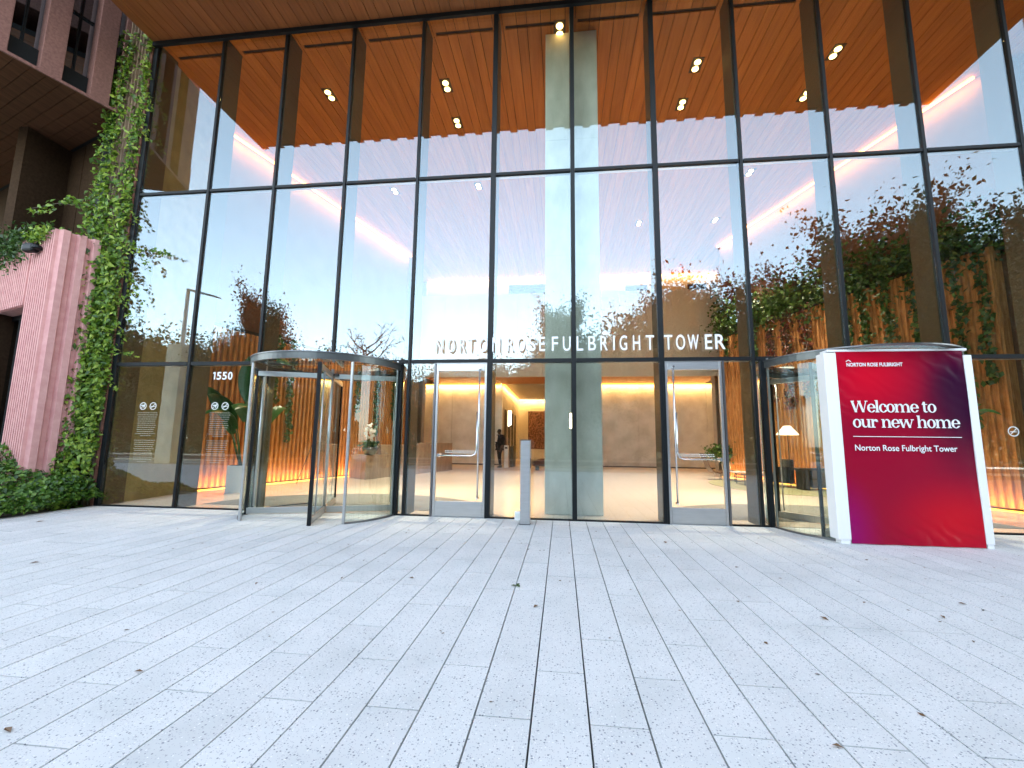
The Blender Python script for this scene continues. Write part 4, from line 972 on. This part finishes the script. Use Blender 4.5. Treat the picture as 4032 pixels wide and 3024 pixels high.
# bench in the lobby, middle
t = empty('log_bench', (-1.1, 14.1, 0), 'low reddish bench behind the steel post', 'bench')
MB().tube([(-1.7, 14.1, .36), (-1.2, 14.0, .40), (-.5, 14.1, .38), (.2, 14.3, .36)], [.16, .2, .2, .15], 12).build('seat', M['leather'], t, smooth=True)
MB().tube([(-1.45, 14.1, 0), (-1.45, 14.1, .25)], .1, 10).tube([(-.2, 14.2, 0), (-.2, 14.2, .25)], .1, 10).build('leg', M['dark'], t)
MB().box(-.75, -.55, 14.1, 14.3, .5, 1.0).build('cushion', M['leather'], t, bevel=.05)
# right seating group
n = 40; tag(MB().prism([(7.1+2.1*math.cos(2*PI*i/n), 7.9+2.9*math.sin(2*PI*i/n)) for i in range(n)], .001, .012).build('round_rug', M['rug']), 'round olive rug under the seating group at right', 'rug')
t = empty('lounge_chair', (6.0, 10.4, 0), 'curved brown leather lounge chair beside the white pot', 'chair')
prof = [(5.40, 1.02), (5.50, .80), (5.60, .52), (5.74, .34), (5.95, .29), (6.2, .36), (6.5, .40)]
mb = MB()
for (x0, z0), (x1, z1) in zip(prof, prof[1:]): mb.hexa([(x0, 10.1, z0-.04), (x1, 10.1, z1-.04), (x1, 10.75, z1-.04), (x0, 10.75, z0-.04), (x0, 10.1, z0), (x1, 10.1, z1), (x1, 10.75, z1), (x0, 10.75, z0)])
mb.build('seat_shell', M['leather'], t)
for p in ((5.95, 10.15), (5.95, 10.7)): MB().tube([(p[0], p[1], .26), (p[0], p[1], 0.012)], .012, 6).build('leg', M['steel'], t)
MB().tube([(5.6, 10.4, .02), (6.4, 10.4, .02)], .012, 6).build('foot_rail', M['steel'], t)
t = empty('potted_shrub', (7.15, 12.1, 0), 'bushy dark plant in a large round white pot', 'plant')
MB().lathe([(.30, 0), (.38, .2), (.42, .5), (.40, .72), (.34, .72)], (7.15, 12.1, 0), 24).build('pot', M['stone'], t, smooth=True)
q = rg_.normal(size=(1100, 3))*np.array([.36, .3, .17])+np.array([6.98, 12.0, 1.05]); leaf_mesh('foliage', q, .17, M['ivydark'], t, spread=1, seed=92)
MB().tube([(7.15, 12.1, .6), (7.05, 12.05, 1.1)], .03, 6).build('stem', M['bark'], t)
for cx_, cy_, w_, lb in ((6.9, 9.6, .75, 'low glass coffee table on thin black legs at the rear of the rug'), (6.5, 8.2, .55, 'low black framed coffee table nearest the glass')):
    t = empty('coffee_table', (cx_, cy_, 0), lb, 'table', 'coffee tables')
    MB().box(cx_-w_, cx_+w_, cy_-.4, cy_+.4, .35, .375).build('table_top', M['steeldk'] if w_ < .6 else M['stone'], t)
    for a in (-1, 1):
        for b_ in (-1, 1): MB().box(cx_+a*(w_-.04)-.012, cx_+a*(w_-.04)+.012, cy_+b_*.36-.012, cy_+b_*.36+.012, .013, .349).build('leg', M['dark'], t)
t = empty('sofa', (7.5, 9.3, 0), 'pale low back sofa behind the coffee tables', 'sofa')
MB().box(7.2, 8.5, 10.0, 10.8, .1, .42).build('seat', M['stone'], t, bevel=.05); MB().box(7.2, 8.5, 10.81, 11.05, .1, .85).build('backrest', M['stone'], t, bevel=.05)
t = empty('arm_chair', (7.15, 7.9, 0), 'dark upholstered armchair behind the revolving door glass', 'chair')
MB().box(6.8, 7.5, 7.6, 8.2, .15, .45).build('seat', M['dark'], t, bevel=.04); MB().box(7.36, 7.5, 7.6, 8.2, .46, .92).build('backrest', M['dark'], t, bevel=.04); MB().box(6.85, 7.45, 7.52, 7.59, .15, .68).build('arm', M['dark'], t, bevel=.02)
t = empty('side_console', (8.0, 6.9, 0), 'long low cabinet with a black top beside the table lamp', 'cabinet')
MB().box(7.15, 8.5, 6.6, 7.1, .62, .68).build('cabinet_top', M['dark'], t, bevel=.01); MB().box(7.55, 8.45, 6.65, 7.05, .08, .619).build('cabinet_body', M['fin'], t); MB().box(7.25, 7.45, 6.64, 7.06, 0.012, .619).build('leg', M['dark'], t); MB().box(8.46, 8.49, 6.64, 7.06, 0.0, .619).build('leg', M['dark'], t)
t = empty('floor_lamp', (7.3, 7.5, 0), 'floor lamp with a wide white pleated shade', 'lamp')
ld_ = mat('glowing_shade', (.9, .85, .75), .8, emit=(1, .85, .62), es=.2)
MB().lathe([(.34, 1.74), (.10, 2.04), (.09, 2.04), (.33, 1.74)], (7.3, 7.5, 0), 28).build('lamp_shade', ld_, t)
MB().tube([(7.3, 7.5, .02), (7.3, 7.5, 1.95)], .012, 8).build('lamp_pole', M['dark'], t)
MB().lathe([(.15, 0.012), (.15, .03)], (7.3, 7.5, 0), 20).build('lamp_base', M['dark'], t)
t = empty('interior_plant', (8.35, 2.0, 0), 'dark broad leaved plant peeking out right of the banner', 'plant')
for i, (dx, dy, L_, wd) in enumerate([(-.10, -.1, 1.55, .28), (.02, -.12, 1.45, .3), (-.2, .05, 1.35, .26), (.12, .1, 1.6, .28), (-.3, -.05, 1.3, .24)]): broadleaf((7.85, 1.75, .4), (dx, dy, 1), L_, wd, 1.6, i, t)
MB().lathe([(.2, 0), (.26, .2), (.27, .42), (.22, .42)], (7.85, 1.75, 0), 20).build('pot', M['dark'], t)

# ================================================================ PERSON
def skin_body(name, verts, edges, radii, m, parent, sub=2, root=0):
    me = bpy.data.meshes.new(name); o0 = ORG[parent.name]
    me.from_pydata([tuple(Vector(v_)-o0) for v_ in verts], edges, []); o = bpy.data.objects.new(name, me); COL.objects.link(o); o.parent = parent; ORG[o.name] = o0
    me.materials.append(m); md = o.modifiers.new('skin', 'SKIN'); md.use_smooth_shade = True
    for i, r_ in enumerate(radii): me.skin_vertices[0].data[i].radius = (r_, r_) if not isinstance(r_, tuple) else r_
    me.skin_vertices[0].data[root].use_root = True
    s_ = o.modifiers.new('sub', 'SUBSURF'); s_.levels = sub; s_.render_levels = sub
    return o
px, py, K = -3.62, 15.9, 1.18
t = empty('person', (px, py, 0), 'person in a dark suit and white shirt walking through the lobby', 'person')
def q_(x, y, z): return (px+(x*.64-y*.77)*K, py+(x*.77+y*.64)*K, z*K)
# facing left and slightly to the viewer; left leg forward
V = [q_(0, 0, .98), q_(0, .0, 1.15), q_(.0, .0, 1.38), q_(-.01, 0, 1.49), q_(-.03, 0, 1.55), q_(-.045, 0, 1.64), q_(-.04, 0, 1.71),
     q_(-.04, -.10, .94), q_(-.10, -.11, .52), q_(-.06, -.12, .10), q_(-.18, -.13, .03),
     q_(.03, .10, .94), q_(.07, .11, .52), q_(.17, .12, .12), q_(.06, .12, .03),
     q_(.01, -.19, 1.44), q_(.08, -.25, 1.18), q_(-.10, -.27, 1.02), q_(-.17, -.27, .98),
     q_(.03, .19, 1.44), q_(.10, .24, 1.18), q_(.03, .25, .94), q_(.01, .25, .86)]
Eg = [(0, 1), (1, 2), (2, 3), (3, 4), (4, 5), (5, 6), (0, 7), (7, 8), (8, 9), (9, 10), (0, 11), (11, 12), (12, 13), (13, 14), (2, 15), (15, 16), (16, 17), (17, 18), (2, 19), (19, 20), (20, 21), (21, 22)]
rad = [.16, .15, .18, .08, .075, .125, .105, .095, .062, .045, .035, .095, .062, .045, .035, .07, .05, .038, .035, .07, .05, .038, .035]
skin_body('body', V, Eg, [r_*K*.8 for r_ in rad], M['skin'], t)
# clothing: jacket and trousers as slightly larger shells
Vj = [V[i] for i in (0, 1, 2, 15, 16, 17, 19, 20, 21)]+[q_(.0, 0, .86)]
skin_body('jacket', Vj, [(0, 1), (1, 2), (2, 3), (3, 4), (4, 5), (2, 6), (6, 7), (7, 8), (0, 9)], [r_*K for r_ in (.19, .18, .21, .10, .08, .06, .10, .08, .06, .19)], M['suit'], t)
Vt = [V[i] for i in (0, 7, 8, 9, 11, 12, 13)]
skin_body('trousers', Vt, [(0, 1), (1, 2), (2, 3), (0, 4), (4, 5), (5, 6)], [r_*K for r_ in (.15, .11, .085, .07, .11, .085, .07)], M['suit'], t)
for hp, fp in ((V[9], V[10]), (V[13], V[14])):
    MB().hexa([(fp[0]-.07, fp[1]-.05, 0.002), (hp[0]+.09, hp[1]-.05, 0.002), (hp[0]+.09, hp[1]+.05, 0.002), (fp[0]-.07, fp[1]+.05, .002), (fp[0]-.06, fp[1]-.045, .05), (hp[0]+.07, hp[1]-.045, .12), (hp[0]+.07, hp[1]+.045, .12), (fp[0]-.06, fp[1]+.045, .05)]).build('shoe', M['dark'], t, bevel=.02)
MB().prism([(px-.20, py-.20), (px-.13, py-.25), (px-.08, py-.12), (px-.16, py-.08)], 1.38, 1.74).build('shirt', M['shirt'], t, bevel=.02)
hv = Vector(V[5]); mb = MB(); 
mb.lathe([(.02, .16), (.08, .135), (.105, .08), (.108, .03), (.09, -.01)], (hv.x+.012, hv.y, hv.z+.0), 16); mb.build('hair', M['dark'], t, smooth=True)
mb = MB(); mb.hexa([(hv.x-.135, hv.y-.02, hv.z-.03), (hv.x-.09, hv.y-.03, hv.z-.03), (hv.x-.09, hv.y+.03, hv.z-.03), (hv.x-.135, hv.y+.02, hv.z-.03), (hv.x-.11, hv.y-.012, hv.z+.03), (hv.x-.09, hv.y-.012, hv.z+.03), (hv.x-.09, hv.y+.012, hv.z+.03), (hv.x-.11, hv.y+.012, hv.z+.03)]); mb.build('nose', M['skin'], t, bevel=.005)
for hpt, nm in ((V[18], 'hand'), (V[22], 'hand')):
    hp = Vector(hpt); vv = [tuple(hp+Vector((0, 0, .02))), tuple(hp+Vector((-.01, 0, -.05)))]; ee = [(0, 1)]; rr_ = [.03, .034]
    for j in range(4):
        yo = -.03+.02*j; b0 = len(vv); vv += [tuple(hp+Vector((-.012, yo, -.09))), tuple(hp+Vector((-.02, yo, -.125))), tuple(hp+Vector((-.012, yo, -.15+.008*abs(j-1.5))))]; ee += [(1, b0), (b0, b0+1), (b0+1, b0+2)]; rr_ += [.011, .010, .008]
    b0 = len(vv); vv += [tuple(hp+Vector((-.045, -.01, -.04))), tuple(hp+Vector((-.055, -.01, -.08)))]; ee += [(0, b0), (b0, b0+1)]; rr_ += [.012, .009]
    skin_body(nm, vv, ee, rr_, M['skin'], t, 1)

# ================================================================ FALLEN LEAVES
lf = [(2035, 2308, 'small green fallen leaf cluster on the paving in front of the post', 'ivydark', .07), (2110, 2390, 'small tan fallen leaf on the paving', 'dryleaf', .06), (1620, 2278, 'reddish fallen leaf left of the centre paving', 'dryleaf', .06),
      (158, 2055, 'dark fallen leaf near the ivy bed', 'dryleaf', .12), (2620, 2137, 'flat grey fallen leaf near the right swing door', 'dryleaf', .10), (2902, 2236, 'dark curled leaf on the right paving', 'dryleaf', .07),
      (2905, 2372, 'tiny dark leaf on the right paving', 'dryleaf', .05), (3245, 2438, 'curled brown leaf in the right foreground paving', 'dryleaf', .08), (3712, 2432, 'dark leaf at the right edge paving', 'dryleaf', .06),
      (3790, 2380, 'brown leaf below the banner far right', 'dryleaf', .07), (545, 2648, 'small olive leaf in the left foreground', 'dryleaf', .05), (30, 2880, 'tan leaf at the lower left corner', 'dryleaf', .06), (3300, 2945, 'pale round leaf at the lower right', 'dryleaf', .05),
      (1010, 2300, 'tiny dark leaf on the left paving', 'dryleaf', .045), (135, 2218, 'dark leaf at the far left paving', 'dryleaf', .09)]
def ground_at(x, y):
    d = F+r2*((x-2016)/1723.23)-u2*((y-1512)/1723.23); tt = -CP.z/d.z; return CP+d*tt
for i, (x, y, lb, mt, sz) in enumerate(lf):
    p = ground_at(x, y); rr = random.Random(i); mb = MB(); a = rr.uniform(0, 6.28); k = 3 if mt == 'ivydark' else 1
    for j in range(k):
        a2 = a+j*2.2; u = Vector((math.cos(a2), math.sin(a2), 0)); v_ = Vector((-u.y, u.x, 0)); c0 = Vector((p.x, p.y, .004))
        o_ = c0 if k == 1 else c0+u*sz*.4
        mb.add([o_-u*sz*.5, o_+v_*sz*.25+Vector((0, 0, .012)), o_+u*sz*.5+Vector((0, 0, .006)), o_-v_*sz*.25+Vector((0, 0, .010))], [(0, 1, 2), (0, 2, 3)])
    tag(mb.build('fallen_leaf', M[mt]), lb, 'leaf', 'fallen leaves on the paving')
n = 300; q = np.stack([rg_.normal(size=n)*4+1.5, -.3-np.abs(rg_.normal(size=n))*2.6, np.full(n, .004)], 1); q = q[(np.abs(q[:, 0]) < 9.3) & (q[:, 1] > -8)]
tag(leaf_mesh('leaf_litter', q, .03, M['dryleaf'], None, face=(0, 0, 1), spread=.12, fold=.1, seed=77), 'tiny scattered leaf crumbs over the paving', 'debris', kind='stuff')

# ================================================================ WHAT THE GLASS REFLECTS: trees, lamp post, building beyond the plaza
def tree_proto(seed, h, cr, cz0, nleaf, leafm, ls, bare=False, lean=(0, 0)):
    rg2 = np.random.default_rng(seed); rr = random.Random(seed)
    t = bpy.data.objects.new('tree', None); COL.objects.link(t); ORG[t.name] = Vector((0, 0, 0))
    tr = MB().tube([(0, 0, -.12), (.05, .02, cz0*.5), (lean[0]*.5, lean[1]*.5, cz0), (lean[0], lean[1], h*.85)], [h*.024, h*.018, h*.014, h*.003], 8)
    cl = []
    nb = 34 if not bare else 26
    for i in range(nb):
        z0 = cz0*.7+(h*.86-cz0*.7)*(i/nb); a = i*2.4+rr.random(); el = rr.uniform(.35, 1.25)
        L_ = cr*rr.uniform(.55, 1.2)*(1-.55*max(0, (z0-cz0)/(h-cz0)))
        p0 = Vector((lean[0]*.6, lean[1]*.6, z0)); hd = Vector((math.cos(a), math.sin(a), 0))
        p1 = p0+hd*L_*.5+Vector((0, 0, L_*.35*el)); p2 = p0+hd*L_+Vector((0, 0, L_*el))
        tr.tube([p0, p1, p2], [h*.007, h*.0045, h*.0015], 5)
        for k in range(2): cl.append((p1.lerp(p2, (k+1)/2), cr*.15, (p2-p1).normalized()))
        for k in range(4 if bare else 5):
            q = p1.lerp(p2, rr.random())+Vector((rr.uniform(-1, 1), rr.uniform(-1, 1), rr.uniform(-.1, 1)))*L_*.42; c0 = p1.lerp(p2, rr.random()*.6)
            tr.tube([c0, q], [h*.0025, h*.0008], 4); cl.append((q, cr*.14, (q-c0).normalized())); cl.append((c0.lerp(q, .55), cr*.12, (q-c0).normalized()))
            if bare:
                for kk in range(3): q2 = q+Vector((rr.uniform(-1, 1), rr.uniform(-1, 1), rr.uniform(-.2, 1)))*L_*.3; tr.tube([q, q2], [h*.0018, h*.0008], 4)
    cl.append((Vector((lean[0], lean[1], h*.95)), cr*.2, Vector((0, 0, 1))))
    tr.build('trunk', M['bark'], t, local=True)
    per = nleaf//len(cl); pts = []
    for c_, r_, d_ in cl: pts.append(rg2.normal(size=(per, 3))*r_*.6+rg2.normal(size=(per, 1))*np.array(d_)*r_*1.3+np.array(c_))
    pts = np.concatenate(pts)
    leaf_mesh('crown', pts, ls, leafm, t, spread=1, seed=seed)
    return t
T = [tree_proto(1, 9, 2.4, 3.0, 34000, M['tree'], .15), tree_proto(2, 9, 3.0, 2.0, 46000, M['tree'], .16, lean=(.5, .2)), tree_proto(3, 9, 2.9, 2.0, 42000, M['redtree'], .15),
     tree_proto(4, 7.8, 2.0, 2.4, 350, M['tree'], .12, bare=True), tree_proto(5, 6, 3.4, .8, 30000, M['tree'], .17)]
KN = ['leafy dark tree', 'spreading dark tree', 'bronze leaved tree', 'nearly bare tree', 'low bushy tree']
used = set()
def put_tree(k, x, y, h, rz, where, sx=1.):
    o = T[k] if k not in used else copy_tree(T[k]); used.add(k)
    h0 = [9, 10.4, 10.6, 7.8, 6.4][k]; o.location = (x, y, 0); o.rotation_euler = (0, 0, rz); s_ = h/h0; o.scale = (s_*sx, s_*sx, s_)
    tag(o, KN[k]+' '+where+', mirrored in the glass', 'tree', 'trees beyond the plaza')
TR = [(0, -17.2, -14.6, 9.0, .3, 'behind the camera at left, by the lamp post', .85), (3, -11.0, -14.6, 7.7, 1, 'behind the camera, between the left trees', 1),
      (1, -.6, -24, 12.3, 0, 'across the street opposite the column', .62), (2, 6.8, -17.5, 12.0, 2, 'opposite the right swing door', 1.0), (2, 11, -15.2, 11.6, 3, 'opposite the banner', .95),
      (1, 15.3, -15.5, 13.8, .5, 'opposite the right revolving door', 1), (0, 19.2, -15, 12.2, 1.1, 'opposite the right end of the glass', 1), (1, 22.8, -16, 14.3, 4, 'at far right behind the camera', 1),
      (2, 27.5, -17, 14.6, 5, 'farthest right behind the camera', 1), (4, 3.5, -27, 9.6, 2, 'across the street right of centre', 1), (4, -4.5, -30, 7.6, 1, 'across the street left of centre', 1),
      (4, -10, -31, 7.0, 5, 'across the street opposite the left doors', 1), (4, -17, -30, 7.4, 2.5, 'across the street at left', 1), (4, -24, -29, 8.4, 4, 'across the street opposite the first panes', 1), (4, -31, -30, 9.4, .4, 'across the street farther left', 1.1),
      (4, -39, -29, 9.9, 3, 'across the street at far left', 1.1), (4, -48, -30, 10, 1.2, 'at the far left end of the street', 1.2), (0, -34, -33, 10.5, 2, 'behind the low trees at left', 1),
      (4, 10, -28, 10, 3.3, 'across the street behind the bronze trees', 1.1), (4, 18, -28, 11, .7, 'across the street at right', 1.1), (4, 27, -28, 12, 4.1, 'across the street farther right', 1.1), (4, 37, -29, 12, 2.2, 'at the far right end of the street', 1.2)]
for k, x, y, h, rz, wh, sx_ in TR: put_tree(k, x, y, h, rz, wh, sx_)
# hedge under the trees across the street
n = 42000; q = np.stack([rg_.uniform(-60, 50, n), -28.6+rg_.normal(size=n)*.5, rg_.random(n)*4.2], 1)
tag(leaf_mesh('hedge', q, .3, M['tree'], None, spread=1, seed=101), 'long dark hedge along the far side of the street', 'hedge', kind='stuff')
n = 26000; q = np.stack([rg_.uniform(-190, 190, n), -72+rg_.normal(size=n)*2.5, rg_.random(n)*9], 1); q[:, 2] *= .75+.25*np.sin(q[:, 0]*.21)*np.sin(q[:, 0]*.057+1)
tag(leaf_mesh('far_woodland', q, 1.5, M['tree'], None, spread=1, seed=102), 'far belt of dark woodland beyond the street', 'woodland', kind='stuff')
# lamp post
t = empty('street_lamp', (-22.3, -14.6, 0), 'tall pale street lamp with a flat arm, mirrored in the left panes', 'street lamp')
MB().tube([(-22.3, -14.6, 0), (-22.3, -14.6, 10.2)], [.16, .10], 12).build('pole', M['frame'], t, smooth=True)
MB().hexa([(-22.3, -14.7, 10.1), (-20.3, -14.85, 9.6), (-20.3, -14.35, 9.6), (-22.3, -14.5, 10.1), (-22.3, -14.7, 10.22), (-20.3, -14.8, 9.66), (-20.3, -14.4, 9.66), (-22.3, -14.5, 10.22)]).build('lamp_head', M['steeldk'], t)
MB().box(-22.85, -21.9, -15.0, -14.2, -.1, 6.75).build('pylon', M['concrete'], t, bevel=.02)
# building across the street
t = empty('distant_building', (-18, -55, 0), 'long orange brick building with white framed windows across the street', 'building')
brick = noisy('orange_brick', (.42, .16, .08), (.52, .22, .12), (2, 2, 2), 5, .85)
MB().box(-34, -8, -62, -50, -.1, 9).build('wall', brick, t)
MB().box(-34.3, -7.7, -62.3, -49.7, 9, 9.4).build('roof', M['kerb'], t)
for lvl in range(3):
    for i in range(12):
        x = -32.8+i*2.1; f = MB().box(x, x+1.3, -50.0, -49.92, .9+lvl*2.9, 2.7+lvl*2.9).build('window', M['frame'], t)
        MB().box(x+.08, x+1.22, -49.919, -49.90, .98+lvl*2.9, 2.62+lvl*2.9).build('pane', M['dark'], f)
